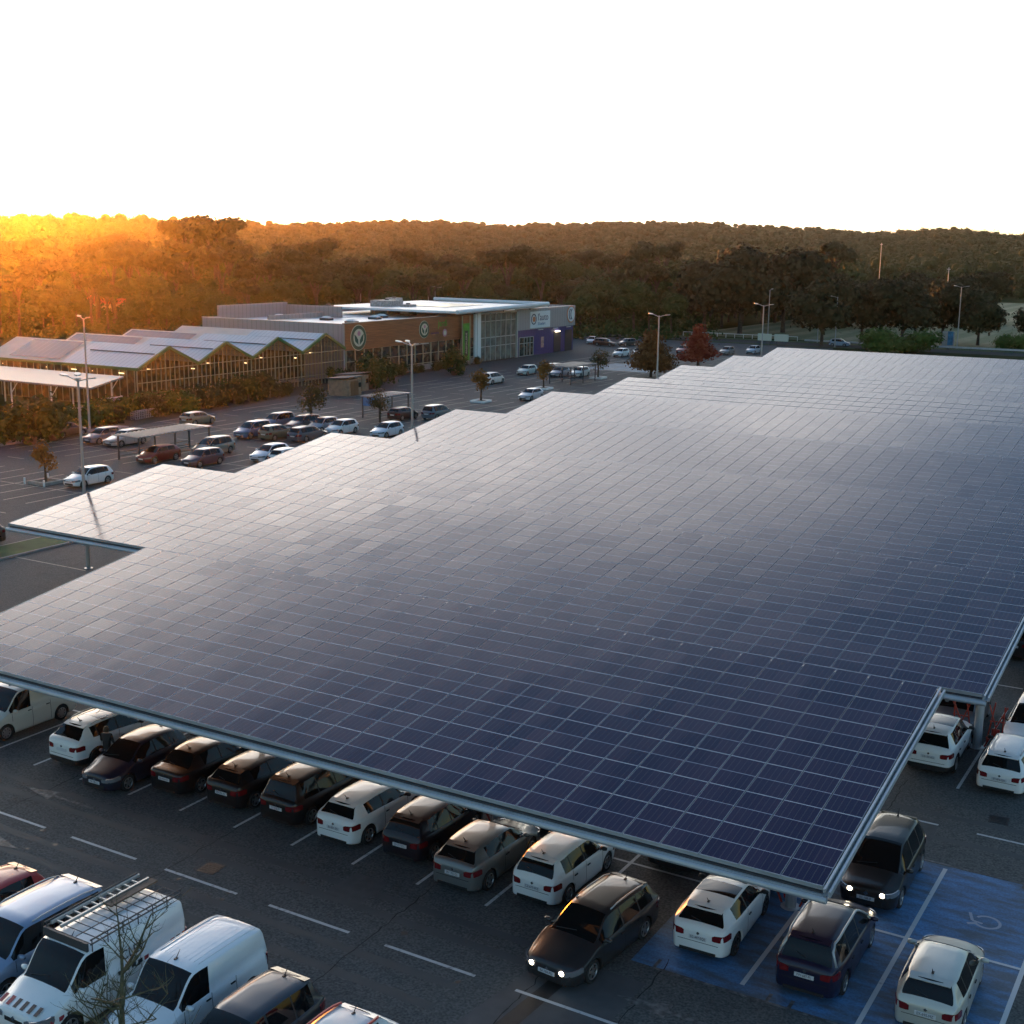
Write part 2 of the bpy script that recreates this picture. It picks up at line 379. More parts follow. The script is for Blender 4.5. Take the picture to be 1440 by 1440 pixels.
# kerbed planting strip left of the canopies
st = MB(); st.box(-69.2, -66.3, 36, 58.3, 0, .14); st.box(-105.5, -103.9, 70, 96, 0, .14)
tag(st.build('kerb', mat('kerb_mat', (.25, .25, .24), .8, var=.15)), kind='structure')
sheet('planting_strip_grass', [rect(-69.05, -66.45, 36.2, 58.1)], grass_m, .146)
sheet('planting_bed', [[(-119, 55), (-103.9, 55), (-103.9, 96), (-108, 125), (-111.5, 150), (-114.7, 200), (-119, 200)]], mat('soil_mat', (.05, .04, .025), .95, var=.3), .03)

# ------------------------------------------------------------------ solar canopies
PW, NR = 1.066, 7
ZF, DH, RISE, P = 4.485, 11.29, 1.644, 16.2
YF = 28.25
SL = math.hypot(DH, RISE); TH = math.atan2(RISE, DH); PH = SL/NR
XL = [-42.57, -57.19, -57.14, -57.59, -57.97, -58.03, -58.18, -58.55, -58.42]
XR = [-7.95, -7.44]+[-7.4]*7
pmat = mat('solar_cell_mat', (.02, .025, .06), .13); t = NT(pmat); b = t.n['Principled BSDF']
uvn = t.n.new('ShaderNodeUVMap'); u, v, _ = t.sep(uvn.outputs[0])
def near(x, c_, h): return t.math('LESS_THAN', t.math('ABSOLUTE', t.math('SUBTRACT', x, c_)), h)
def orr(a, b_): return t.math('MAXIMUM', a, b_)
# frame u: 0..1 = 1.04 m ; v 0..1 = 1.63 m
frv = orr(t.math('LESS_THAN', v, .0065), t.math('GREATER_THAN', v, .9935))
fru = orr(t.math('LESS_THAN', u, .011), t.math('GREATER_THAN', u, .989))
midl = near(v, .5, .0055)
cu = t.math('FRACT', t.math('MULTIPLY', u, 6.)); colg = orr(t.math('LESS_THAN', cu, .022), t.math('GREATER_THAN', cu, .978))
bus = near(t.math('FRACT', t.math('MULTIPLY', u, 24.)), .5, .035)
obi = t.n.new('ShaderNodeObjectInfo').outputs['Random']
px_, py_, pz_ = t.sep(t.pos())
cb = t.n.new('ShaderNodeCombineXYZ'); t.l.new(t.math('FLOOR', t.math('DIVIDE', px_, PW*1.0)), cb.inputs[0]); t.l.new(t.math('FLOOR', t.math('DIVIDE', py_, DH/NR)), cb.inputs[1])
wn = t.n.new('ShaderNodeTexWhiteNoise'); t.l.new(cb.outputs[0], wn.inputs[0])
cell = t.mix(wn.outputs[0], (.008, .006, .036, 1), (.020, .012, .046, 1))
cell = t.mix(t.math('MULTIPLY', bus, .45), cell, (.10, .10, .13, 1))
cell = t.mix(t.math('MULTIPLY', colg, .75), cell, (.16, .15, .15, 1))
cell = t.mix(t.math('MULTIPLY', midl, .9), cell, (.55, .57, .66, 1))
fr = orr(frv, t.math('MULTIPLY', fru, .5))
cell = t.mix(fr, cell, (.62, .64, .72, 1)); t.l.new(cell, b.inputs['Base Color'])
rg = t.math('ADD', t.math('MULTIPLY', wn.outputs[0], .05), t.math('ADD', .10, t.math('MULTIPLY', fr, .3))); t.l.new(rg, b.inputs['Roughness'])
b.inputs['Specular IOR Level'].default_value = .18

def panel_mesh(name):
    me = bpy.data.meshes.new(name); hw, hh, th = PW/2-.017, PH/2-.006, .035
    vs = [(-hw, -hh, 0), (hw, -hh, 0), (hw, hh, 0), (-hw, hh, 0)]; vs += [(x, y, -th) for x, y, z in vs]
    fs = [(0, 1, 2, 3), (7, 6, 5, 4), (0, 4, 5, 1), (1, 5, 6, 2), (2, 6, 7, 3), (3, 7, 4, 0)]
    me.from_pydata(vs, [], fs); me.materials.append(pmat); me.materials.append(M['steel'])
    me.polygons.foreach_set('material_index', [0, 1, 1, 1, 1, 1])
    uv = me.uv_layers.new(name='UVMap'); co = [(0, 0), (1, 0), (1, 1), (0, 1)]
    for i in range(4): uv.data[i].uv = co[i]
    for i in range(4, 24): uv.data[i].uv = (.5, .25)
    return me
PM = panel_mesh('solar_panel')
names_c = ['nearest', 'second', 'third', 'fourth', 'fifth', 'sixth', 'seventh', 'eighth', 'farthest']
ct, st_ = math.cos(TH), math.sin(TH)
# horizontal variation of the table alignment: every row of tables is a hair different
for k in range(9):
    yf = YF+k*P; nc = int(round((XR[k]-XL[k])/PW)); xl = XR[k]-nc*PW
    canopy = empty('solar_canopy', (XR[k], yf, 0), 0, '%s sloping solar canopy %s' % (names_c[k], 'over the parked cars in front' if k == 0 else ('with its grey steel column showing beyond the blue bays' if k == 1 else ('touching the dark trees' if k == 8 else 'counting from the camera, one long band of panels'))), 'solar canopy', 'solar canopies over the car park')
    cells = []
    for i in range(nc):
        ncx = -(i+.5)*PW
        for j in range(NR):
            s = (j+.5)*PH
            cells.append((ncx, s*ct, ZF+s*st_+.0, i, j))
    cells.sort(key=lambda q_: (q_[0]+XR[k]+8)**2*.25+(q_[1]+yf)**2)
    dth = 0. if k == 0 else random.gauss(0, .0035)
    rot = lambda: (TH+dth+random.gauss(0, .0016), random.gauss(0, .0025), 0)
    far = []
    for n_, (x, y, z, i, j) in enumerate(cells):
        if n_ < 100:
            o = bpy.data.objects.new('solar_panel', PM); link(o, canopy); o.location = (x, y, z); o.rotation_euler = rot()
        else: far.append((x, y, z))
    vv = []; ff = []; uu = []; mi = []
    base = [Vector(q_.co) for q_ in PM.vertices]; pf = [tuple(q_.vertices) for q_ in PM.polygons]
    puv = [tuple(d.uv) for d in PM.uv_layers[0].data]
    from mathutils import Euler
    for (x, y, z) in far:
        E4 = Euler(rot()).to_matrix(); o_ = len(vv)
        vv += [tuple(E4 @ q_ + Vector((x, y, z))) for q_ in base]; ff += [tuple(i+o_ for i in f_) for f_ in pf[:1]+pf[2:3]]; uu += puv[:4]+puv[8:12]; mi += [0, 1]
    me = bpy.data.meshes.new('solar_panel_field'); me.from_pydata(vv, [], ff); me.materials.append(pmat); me.materials.append(M['steel'])
    me.polygons.foreach_set('material_index', mi); ul = me.uv_layers.new(name='UVMap'); ul.data.foreach_set('uv', [c_ for q_ in uu for c_ in q_])
    o = bpy.data.objects.new('solar_panel_field', me); link(o, canopy); o['kind'] = 'stuff'
    x0 = -nc*PW
    # roof deck under the panels
    dk = MB(); pts = [(x0+.05, 0, ZF-.16), (-.05, 0, ZF-.16), (-.05, DH, ZF+RISE-.16), (x0+.05, DH, ZF+RISE-.16)]
    low = [(x, y, z-.05) for x, y, z in pts]; dk.add(pts+low, [(0, 1, 2, 3), (7, 6, 5, 4), (0, 4, 5, 1), (1, 5, 6, 2), (2, 6, 7, 3), (3, 7, 4, 0)])
    dk.build('roof_deck', M['steel_dark'], canopy)
    fbm = MB(); fbm.tube([(x0-.1, -.1, ZF-.30), (.12, -.1, ZF-.30)], .085, 10); fbm.box(x0, .05, -.06, .02, ZF-.26, ZF-.2)
    fbm.build('front_beam', M['steel'], canopy)
    eg = MB(); A = Vector((.02, -.1, ZF-.06)); B = Vector((.02, DH, ZF+RISE-.06))
    for dx, dz, hh in ((.0, .05, .10), (.13, .0, .14)):
        eg.add([(A.x+dx, A.y, A.z+dz-hh), (A.x+dx+.06, A.y, A.z+dz-hh), (A.x+dx+.06, A.y, A.z+dz), (A.x+dx, A.y, A.z+dz), (B.x+dx, B.y, B.z+dz-hh), (B.x+dx+.06, B.y, B.z+dz-hh), (B.x+dx+.06, B.y, B.z+dz), (B.x+dx, B.y, B.z+dz)], [(0, 1, 2, 3), (4, 7, 6, 5), (0, 4, 5, 1), (1, 5, 6, 2), (2, 6, 7, 3), (3, 7, 4, 0)])
    eg.add([(A.x, A.y, A.z-.12), (A.x+.18, A.y, A.z-.12), (B.x+.18, B.y, B.z-.12), (B.x, B.y, B.z-.12)], [(0, 1, 2, 3)])
    eg.build('edge_gutter', M['steel'], canopy)
    el = MB(); el.box(x0-.06, x0-.02, 0, .01, ZF, ZF+.01)
    el.add([(x0-.05, 0, ZF-.2), (x0-.02, 0, ZF-.2), (x0-.02, 0, ZF), (x0-.05, 0, ZF), (x0-.05, DH, ZF+RISE-.2), (x0-.02, DH, ZF+RISE-.2), (x0-.02, DH, ZF+RISE), (x0-.05, DH, ZF+RISE)], [(0, 1, 2, 3), (4, 7, 6, 5), (0, 4, 5, 1), (1, 5, 6, 2), (2, 6, 7, 3), (3, 7, 4, 0)])
    el.build('edge_trim', M['steel'], canopy)
    pu = MB()
    for j in range(8):
        s = min(SL-.1, .1+j*PH); pu.box(x0, 0, s*ct-.04, s*ct+.04, ZF+s*st_-.15, ZF+s*st_-.05)
    pu.build('purlins', M['steel'], canopy)
    cy = (34.96+16.2*k)-yf; xs = []
    xc = -10.8
    while xc > XL[k]+1: xs.append(xc-XR[k]); xc -= 10.3
    if k == 1: xs[0] = -8.65-XR[k]
    cproto = None
    for xi, xx in enumerate(xs):
        if cproto is None or True:
            if cproto is None:
                cb_ = MB(); cb_.lathe([(0, 0), (.3, 0), (.3, .04), (.17, .05), (.17, ZF+cy*math.tan(TH)-.7), (0, ZF+cy*math.tan(TH)-.7)], 14)
                cb_.box(-.1, .1, -.3, .3, ZF+cy*math.tan(TH)-.9, ZF+cy*math.tan(TH)-.68)
                cproto = cb_.build('column', M['steel'], canopy, smooth=False)
                rb = MB()
                for sgn in (-1, 1):
                    rb.tube([(sgn*.28, 0, .1), (sgn*1.05, -.12, 1.9)], .035, 6); rb.tube([(sgn*.28, .3, .1), (sgn*.55, .1, 1.95)], .03, 6)
                    rb.tube([(sgn*.3, 0, .5), (sgn*.9, 0, .55)], .025, 6); rb.tube([(sgn*.4, 0, 1.2), (sgn*1.0, -.05, 1.25)], .025, 6)
                    rb.tube([(sgn*.95, -.1, .1), (sgn*.35, .02, 1.85)], .025, 6); rb.tube([(sgn*.9, -.1, .1), (sgn*.95, -.1, 1.9)], .03, 6)
                    rb.box(min(sgn*.5, sgn*.8), max(sgn*.5, sgn*.8), -.02, .02, .5, .9)
                rbo = rb.build('guard_frame', M['red_steel'], cproto)
                cproto.location = (xx, cy, 0)
                hb = MB(); hb.tube([(0, 0, 0), (0, -cy+.1, -(cy)*math.tan(TH)+.0)], .09, 6); hb.tube([(0, 0, 0), (0, DH-cy-.1, (DH-cy)*math.tan(TH))], .09, 6)
                rproto = hb.build('rafter', M['steel'], canopy); rproto.location = (xx, cy, ZF+cy*math.tan(TH)-.45)
            else:
                c_ = copy_tree(cproto, canopy); c_.location = (xx, cy, 0)
                c_ = rproto.copy(); COL.objects.link(c_); c_.location = (xx, cy, ZF+cy*math.tan(TH)-.45)
# ------------------------------------------------------------------ cars
def pchip(pts):
    X = [p_[0] for p_ in pts]; Y = [p_[1] for p_ in pts]; n = len(X)
    h = [X[i+1]-X[i] for i in range(n-1)]; d = [(Y[i+1]-Y[i])/h[i] for i in range(n-1)]; m = [d[0]]
    for i in range(1, n-1): m.append(0 if d[i-1]*d[i] <= 0 else 2*d[i-1]*d[i]/(d[i-1]+d[i]))
    m.append(d[-1])
    def f(x):
        if x <= X[0]: return Y[0]
        if x >= X[-1]: return Y[-1]
        for i in range(n-1):
            if x <= X[i+1]:
                u = (x-X[i])/h[i]
                return ((1+2*u)*(1-u)**2)*Y[i]+u*(1-u)**2*h[i]*m[i]+u*u*(3-2*u)*Y[i+1]+u*u*(u-1)*h[i]*m[i+1]
    return f
KIND = {  # L W H | cowl cowlz wst rr rwb rwz | nose tail | beltf beltr | wf wr R | windows | seams
 'hatch': dict(L=4.05, W=1.74, H=1.47, cowl=1.02, cz=.98, wst=1.78, rr=3.62, rwb=3.93, rwz=1.02, nose=.72, tail=.92, bf=.92, br=1.0, wf=.80, wr=3.27, R=.31, win=[(1.18, 2.22), (2.29, 3.02), (3.07, 3.42)], seam=[1.2, 2.26, 3.05]),
 'hatch3': dict(L=4.2, W=1.78, H=1.43, cowl=1.08, cz=.97, wst=1.85, rr=3.68, rwb=4.02, rwz=1.04, nose=.70, tail=.95, bf=.92, br=1.04, wf=.84, wr=3.40, R=.33, win=[(1.25, 2.5), (2.58, 3.4)], seam=[1.25, 2.55]),
 'suv': dict(L=4.42, W=1.84, H=1.64, cowl=1.12, cz=1.08, wst=1.86, rr=3.88, rwb=4.22, rwz=1.14, nose=.86, tail=1.02, bf=1.0, br=1.12, wf=.86, wr=3.52, R=.36, win=[(1.28, 2.38), (2.46, 3.28), (3.33, 3.72)], seam=[1.3, 2.42, 3.3], clad=1, rails=1),
 'mpv': dict(L=4.4, W=1.83, H=1.63, cowl=.88, cz=1.05, wst=1.85, rr=3.95, rwb=4.25, rwz=1.06, nose=.78, tail=.98, bf=.98, br=1.03, wf=.82, wr=3.55, R=.33, win=[(.98, 2.2), (2.27, 3.12), (3.17, 3.85)], seam=[1.3, 2.24, 3.15]),
 'estate': dict(L=4.75, W=1.82, H=1.48, cowl=1.22, cz=.98, wst=2.02, rr=4.25, rwb=4.6, rwz=1.02, nose=.70, tail=.92, bf=.92, br=.99, wf=.93, wr=3.70, R=.33, win=[(1.4, 2.5), (2.57, 3.4), (3.46, 4.2)], seam=[1.42, 2.54, 3.43], rails=1),
 'leisure': dict(L=4.4, W=1.82, H=1.80, cowl=.98, cz=1.12, wst=1.6, rr=4.16, rwb=4.34, rwz=1.12, nose=.88, tail=1.0, bf=1.05, br=1.08, wf=.84, wr=3.6, R=.33, win=[(1.1, 2.05), (2.13, 3.0), (3.08, 4.02)], seam=[1.15, 2.09, 3.04], rails=1),
 'van': dict(L=4.28, W=1.82, H=1.84, cowl=.92, cz=1.12, wst=1.58, rr=4.08, rwb=4.23, rwz=1.15, nose=.86, tail=1.0, bf=1.03, br=1.06, wf=.80, wr=3.5, R=.32, win=[(1.05, 2.02)], seam=[1.1, 2.06, 2.95], blind=1),
 'bigvan': dict(L=5.0, W=1.95, H=1.97, cowl=.95, cz=1.22, wst=1.62, rr=4.86, rwb=4.95, rwz=1.15, nose=.92, tail=1.05, bf=1.12, br=1.14, wf=.92, wr=4.02, R=.34, win=[(1.1, 2.12)], seam=[1.12, 2.16, 3.25], blind=1),
 'sedan': dict(L=4.5, W=1.76, H=1.44, cowl=1.22, cz=.96, wst=2.0, rr=3.45, rwb=3.98, rwz=1.02, nose=.70, tail=.96, bf=.91, br=.97, wf=.90, wr=3.52, R=.31, win=[(1.38, 2.42), (2.49, 3.3)], seam=[1.4, 2.46, 3.32]),
 'suv_coupe': dict(L=4.42, W=1.83, H=1.60, cowl=1.12, cz=1.05, wst=1.86, rr=3.72, rwb=4.18, rwz=1.15, nose=.84, tail=1.02, bf=1.0, br=1.13, wf=.86, wr=3.5, R=.36, win=[(1.28, 2.38), (2.46, 3.35), (3.4, 3.62)], seam=[1.3, 2.42, 3.3], clad=1, rails=1)}
PARTS = {}
def car_shape(kind):
    if kind in PARTS: return PARTS[kind]
    k = KIND[kind]; Lc, W2, H = k['L'], k['W']/2, k['H']
    top = pchip([(0, k['nose']-.13), (.05, k['nose']), (.4, k['nose']+.09), (k['cowl'], k['cz']), (k['wst'], H-.05), (k['wst']+.35, H-.008), ((k['wst']+k['rr'])/2, H), (k['rr']-.35, H-.03), (k['rr'], H-.08), (k['rwb'], k['rwz']), (max(k['rwb']+.03, Lc-.05), k['tail']), (Lc, k['tail']-.1)])
    bl_ = pchip([(0, k['nose']-.2), (.1, k['nose']-.1), (.5, k['nose']-.01), (k['cowl']+.1, k['bf']), (k['rr'], k['br']), (Lc-.12, min(k['br'], k['rwz'])-.04), (Lc, k['tail']-.14)])
    hw = pchip([(0, .66), (.05, .76), (.14, .85), (.32, .93), (.7, .985), (1.3, 1), (Lc-1.2, 1), (Lc-.6, .965)]+([(Lc-.2, .945), (Lc-.05, .92), (Lc, .87)] if k.get('blind') or kind == 'leisure' else [(Lc-.3, .92), (Lc-.12, .86), (Lc-.03, .79), (Lc, .70)]))
    bx = .90 if k.get('blind') or kind == 'leisure' else .70
    wr = pchip([(0, .62), (.3, .74), (k['cowl'], .82), (k['wst'], bx-.06 if bx > .8 else .68), (k['wst']+.5, bx), (k['rr']-.4, bx), (k['rr'], bx-.05), (k['rwb'], .80 if bx < .8 else bx), (Lc, .76)])
    st_s = {0, .015, .05, .1, .18, .28, .4, .55, Lc, Lc-.015, Lc-.04, Lc-.08, Lc-.15, Lc-.25, k['cowl'], k['wst'], k['rr'], k['rwb'], k['cowl']+.06, k['rr']+.04, k['rwb']-.04}
    for a, b_ in k['win']: st_s |= {a, b_}
    for wc in (k['wf'], k['wr']):
        for i in range(-6, 7): st_s.add(wc+(k['R']+.07)*math.sin(i*math.pi/12))
        st_s |= {wc-k['R']-.08, wc+k['R']+.08}
    x = .4
    while x < Lc-.2: st_s.add(x); x += .12
    sr = k.get('sunroof', (k['wst']+.35, k['rr']-.75)); st_s |= set(sr)
    S = sorted(st_s); S2 = [S[0]]
    for s in S[1:]:
        if s-S2[-1] > .008: S2.append(s)
    S = S2; ra = k['R']+.07
    def zlow(s):
        z = .20+.04*max(0, 1-s/.3)+.06*max(0, 1-(Lc-s)/.3)
        for wc in (k['wf'], k['wr']):
            if abs(s-wc) < ra: z = max(z, k['R']-.02+math.sqrt(ra*ra-(s-wc)**2)*.97)
        return z
    def ring(s):
        zl, b_, tp, h, r_ = zlow(s), bl_(s), top(s), hw(s)*W2, wr(s)*W2
        tp = max(tp, b_+.04); gw = h*.935
        if tp-b_ < .2: gw = h*.95; r_ = min(r_, gw-.05)
        P_ = [(0, zl), (h-.26, zl), (h*.955, zl)]
        zz = [.28, .45, .65, .82]; pr = [.985, 1.0, .998, .985]
        for z, q_ in zip(zz, pr):
            z = max(z, zl+.01*(1+zz.index(z))); P_.append((h*q_, min(z, b_-.01*(5-zz.index(z) if z in zz else 1))))
        P_ += [(h*.965, b_)]
        z1 = b_+.012; zt = tp-.055 if tp-b_ > .2 else b_+(tp-b_)*.55
        for g_ in (0, .33, .66, 1.): P_.append((gw+(r_-gw)*(g_*.9+.1*g_*g_), z1+(zt-z1)*g_))
        P_ += [(r_-.05, tp-.014 if tp-b_ > .2 else b_+(tp-b_)*.8), (r_*.55, tp+.012), (0, tp+.022)]
        return P_
    RG = [ring(s) for s in S]; nr = len(RG[0])
    def cls(i, j):
        a, b_ = S[i], S[i+1]; mid_ = (a+b_)/2; e = 1e-4
        if 8 <= j <= 10:
            for (u0, u1) in k['win']:
                if a >= u0-e and b_ <= u1+e: return 'side_window%d' % k['win'].index((u0, u1))
            if k['win'][0][0] < mid_ < k['win'][-1][1]: return 'body1'
        if j >= 12:
            if k['cowl']+.0 <= mid_ <= k['wst']: return 'windscreen'
            if k['rr'] <= mid_ <= k['rwb']: return 'rear_window'
            if sr[0] <= mid_ <= sr[1] : return 'sunroof' if j >= 13 or True else 'body'
        if j <= 1: return 'body1'
        if k.get('clad') and j <= 3: return 'body1'
        if j == 2: return 'body'
        return 'body'
    F = {}
    for sg in (1, -1):
        for i in range(len(S)-1):
            for j in range(nr-1):
                q_ = [(RG[i][j], S[i]), (RG[i+1][j], S[i+1]), (RG[i+1][j+1], S[i+1]), (RG[i][j+1], S[i])]
                vs = [(sg*p_[0], s-Lc/2, p_[1]) for p_, s in q_]
                if sg < 0: vs = vs[::-1]
                cn = cls(i, j); F.setdefault(cn+('a' if sg > 0 else 'b') if cn.startswith('side_window') else cn, []).append(vs)
    for i, fl in ((0, 1), (len(S)-1, -1)):
        for j in range(nr-1):
            a, b_ = RG[i][j], RG[i][j+1]; y = S[i]-Lc/2
            vs = [(-a[0], y, a[1]), (a[0], y, a[1]), (b_[0], y, b_[1]), (-b_[0], y, b_[1])]
            if fl < 0: vs = vs[::-1]
            F.setdefault('body1' if k.get('clad') and j <= 3 else 'body', []).append(vs)
    def mk_mesh(name, groups, mats):
        bm = bmesh.new()
        for mi, gname in enumerate(groups):
            for vs in F.get(gname, []):
                if len({tuple(round(c_, 4) for c_ in v_) for v_ in vs}) < 3: continue
                f_ = bm.faces.new([bm.verts.new(v_) for v_ in vs]); f_.material_index = mi; f_.smooth = True
        bmesh.ops.remove_doubles(bm, verts=bm.verts, dist=.0005); bmesh.ops.recalc_face_normals(bm, faces=bm.faces)
        me = bpy.data.meshes.new(name); 
        return bm, me
    out = {'k': k, 'fn': (top, bl_, hw, wr, W2, Lc, H)}
    paint_slot = M['trim']
    bm, me = mk_mesh('body', ['body', 'body1'], None)
    # seams
    def side(s, z): return hw(s)*W2*1.0
    for s in k['seam']:
        if any(abs(s-wc) < ra-.02 for wc in (k['wf'], k['wr'])): zs = k['R']+ra
        else: zs = .26
        zt = bl_(s); n = 6
        for sg in (1, -1):
            for i in range(n):
                z0, z1 = zs+(zt-zs)*i/n, zs+(zt-zs)*(i+1)/n
                def xx(z): return hw(s)*W2*np.interp(z, [.2, .28, .45, .65, .82, 1.0], [.955, .985, 1., .998, .985, .968])+.004
                vs = [bm.verts.new((sg*xx(z), s-Lc/2+d, z)) for z, d in ((z0, -.009), (z0, .009), (z1, .009), (z1, -.009))]
                f_ = bm.faces.new(vs if sg > 0 else vs[::-1]); f_.material_index = 2
    # rear shut line / bumper line, bonnet line
    for y, z in ((Lc/2+.003, .56),):
        vs = [bm.verts.new(v_) for v_ in ((-hw(Lc)*W2*.95, y, z-.008), (hw(Lc)*W2*.95, y, z-.008), (hw(Lc)*W2*.95, y, z+.008), (-hw(Lc)*W2*.95, y, z+.008))]
        bm.faces.new(vs[::-1]).material_index = 2
    bm.to_mesh(me); bm.free()
    for m_ in (paint_slot, M['trim'], M['seam']): me.materials.append(m_)
    out['body'] = me
    SW = [n_ for n_ in F if n_.startswith('side_window')]; out['sw'] = SW
    for nm in ['windscreen', 'rear_window', 'sunroof']+SW:
        bm, me = mk_mesh(nm, [nm], None)
        if nm == 'sunroof':   # lay it just proud of the roof
            bmesh.ops.translate(bm, verts=bm.verts, vec=(0, 0, .004))
        bm.to_mesh(me); bm.free(); me.materials.append(M['glass']); out[nm] = me
    # roof fill under sunroof stays body
    bm = bmesh.new()
    for vs in F.get('sunroof', []):
        f_ = bm.faces.new([bm.verts.new(v_) for v_ in vs]); f_.smooth = True
    bmesh.ops.remove_doubles(bm, verts=bm.verts, dist=.0005); bmesh.ops.recalc_face_normals(bm, faces=bm.faces)
    bm2 = bmesh.new(); bm2.from_mesh(out['body']); tmp = bpy.data.meshes.new('tmp'); bm.to_mesh(tmp); bm2.from_mesh(tmp); bmesh.ops.remove_doubles(bm2, verts=bm2.verts, dist=.0005); bm2.to_mesh(out['body']); bm2.free(); bm.free()
    bpy.data.meshes.remove(tmp)
    # wrap-around lamps
    def lamp(name, front, z0, z1, yin, wrap, m_, n=5, lift=0., sg=1):
        mb = MB(); off = .012; pts = []
        e = 0 if front else Lc; sgn = 1 if front else -1
        w_ = hw(e)*W2
        for i in range(4): pts.append((w_*yin+(w_-w_*yin)*i/3., e-sgn*off))
        for i in range(1, n+1):
            s = e+sgn*wrap*i/n; pts.append((hw(s)*W2*.995+off*.8, s))
        N = len(pts); vs = []
        for i, (x, s) in enumerate(pts):
            u_ = i/(N-1); h0 = z0+(z1-z0)*.0+lift*u_*.6+(.02 if i == 0 else 0); h1 = z1+lift*u_-(.03 if i == 0 else 0)-(.04 if i == N-1 else 0)
            vs += [(sg*x, s-Lc/2, h0), (sg*x, s-Lc/2, h1)]
        fs = [(2*i, 2*i+2, 2*i+3, 2*i+1) for i in range(N-1)]
        # thickness
        vb = [(v_[0]*.97, v_[1]*.985, v_[2]) for v_ in vs]; o_ = len(vs)
        fs += [(o_+2*i+1, o_+2*i+3, o_+2*i+2, o_+2*i) for i in range(N-1)]
        fs += [(2*i+1, 2*i+3, o_+2*i+3, o_+2*i+1) for i in range(N-1)]+[(2*i+2, 2*i, o_+2*i, o_+2*i+2) for i in range(N-1)]
        mb.add(vs+vb, fs); return mb
    nz, tz = k['nose'], k['tail']
    vert = k.get('blind') or kind == 'leisure' or kind == 'mpv' and 0
    out['lamps'] = []
    for sg in (1, -1):
        out['lamps'].append(('headlight', lamp('h', 1, nz-.21, nz-.08, .60, .46, None, lift=.08, sg=sg), 'head'))
        if vert: out['lamps'].append(('tail_light', lamp('t', 0, tz-.28, tz+.02, .84, .07, None, sg=sg), 'tail'))
        else: out['lamps'].append(('tail_light', lamp('t', 0, tz-.27, tz-.10, .66, .38, None, lift=.05, sg=sg), 'tail'))
    out['lamps'] = [(n_, mb.build(n_, M[m_]), m_) for n_, mb, m_ in out['lamps']]
    for _, o, _m in out['lamps']: COL.objects.unlink(o)
    # wheel
    tb = MB(); Rw = k['R']; tb.lathe([(Rw*.64, -.09), (Rw*.9, -.1), (Rw, -.07), (Rw, .07), (Rw*.9, .1), (Rw*.64, .09), (Rw*.6, .03), (0, .03)], 20, axis='x')
    o = tb.build('wheel', M['tyre'], smooth=True); COL.objects.unlink(o); out['wheel'] = o.data
    rb = MB(); rb.lathe([(Rw*.68, .092), (Rw*.62, .1), (Rw*.6, .085), (Rw*.58, .075)], 20, axis='x')
    for i in range(5 if kind != 'van' else 8):
        Mx = Matrix.Rotation(2*math.pi*i/(5 if kind != 'van' else 8), 4, 'X'); rb.box(.065, .09, -.035, .035, .02, Rw*.62, M4=Mx)
    rb.lathe([(.06, .06), (.06, .095), (0, .1)], 10, axis='x')
    o = rb.build('rim', M['rim'], smooth=False); COL.objects.unlink(o); out['rim'] = o.data
    # mirrors, grille, plates, badge, handles, bumper detail
    def keep(nm, mb, m_, smooth=False):
        o = mb.build(nm, m_, smooth=smooth); COL.objects.unlink(o); out[nm] = o.data
    for sg, nm in ((1, 'mirror_a'), (-1, 'mirror_b')):
        mb = MB(); s = k['cowl']+.28; x0 = hw(s)*W2*.95; z = bl_(s)+.05
        Mx = Matrix.Translation((sg*(x0+.11), s-Lc/2, z))
        pr = [(0, -.12), (.05, -.10), (.075, 0), (.06, .09), (0, .11)]
        mb.lathe([(.001, -.12), (.05, -.10), (.072, 0), (.06, .09), (.001, .11)], 10, c=(sg*(x0+.12), s-Lc/2, z+.03), axis='x')
        mb.box(sg*x0-.03, sg*x0+.05, s-Lc/2-.03, s-Lc/2+.03, z-.05, z-.0)
        keep(nm, mb, M['trim'], True)
    mb = MB(); gwid = hw(0)*W2
    mb.box(-gwid*.5, gwid*.5, -Lc/2-.012, -Lc/2+.02, nz-.27, nz-.16); mb.box(-gwid*.8, gwid*.8, -Lc/2-.010, -Lc/2+.02, .27, .40)
    keep('grille', mb, M['trim'])
    mb = MB(); mb.box(-.26, .26, -Lc/2-.028, -Lc/2-.01, .42, .53); keep('plate_front', mb, M['plate'])
    zr = tz-.26 if not vert else tz-.25
    mb = MB(); mb.box(-.26, .26, Lc/2+.004, Lc/2+.024, zr-.06, zr+.05); keep('plate_rear', mb, M['plate'])
    out['zplate'] = zr
    mb = MB(); mb.tube([(0, Lc/2+.0, tz-.13), (0, Lc/2+.02, tz-.13)], .05, 4); keep('badge_b', mb, M['chrome']); mb = MB(); mb.tube([(0, -Lc/2-.02, nz-.15), (0, -Lc/2+.01, nz-.15)], .075, 4); keep('badge', mb, M['chrome'])
    hn = 0
    for sg in (1, -1):
        for s in [q_-.14 for q_ in k['seam'][1:3]]:
            mb = MB(); x = hw(s)*W2*.985+.02; mb.box(sg*x-.015, sg*x+.015, s-Lc/2-.08, s-Lc/2+.08, .80 if H < 1.7 else .92, .83 if H < 1.7 else .95); keep('door_handle%d' % hn, mb, M['trim']); hn += 1
    out['nh'] = hn
    mb = MB(); w0 = hw(Lc)*W2; mb.box(-w0*.85, w0*.85, Lc/2-.01, Lc/2+.012, .24, .33); keep('rear_valance', mb, M['trim'])
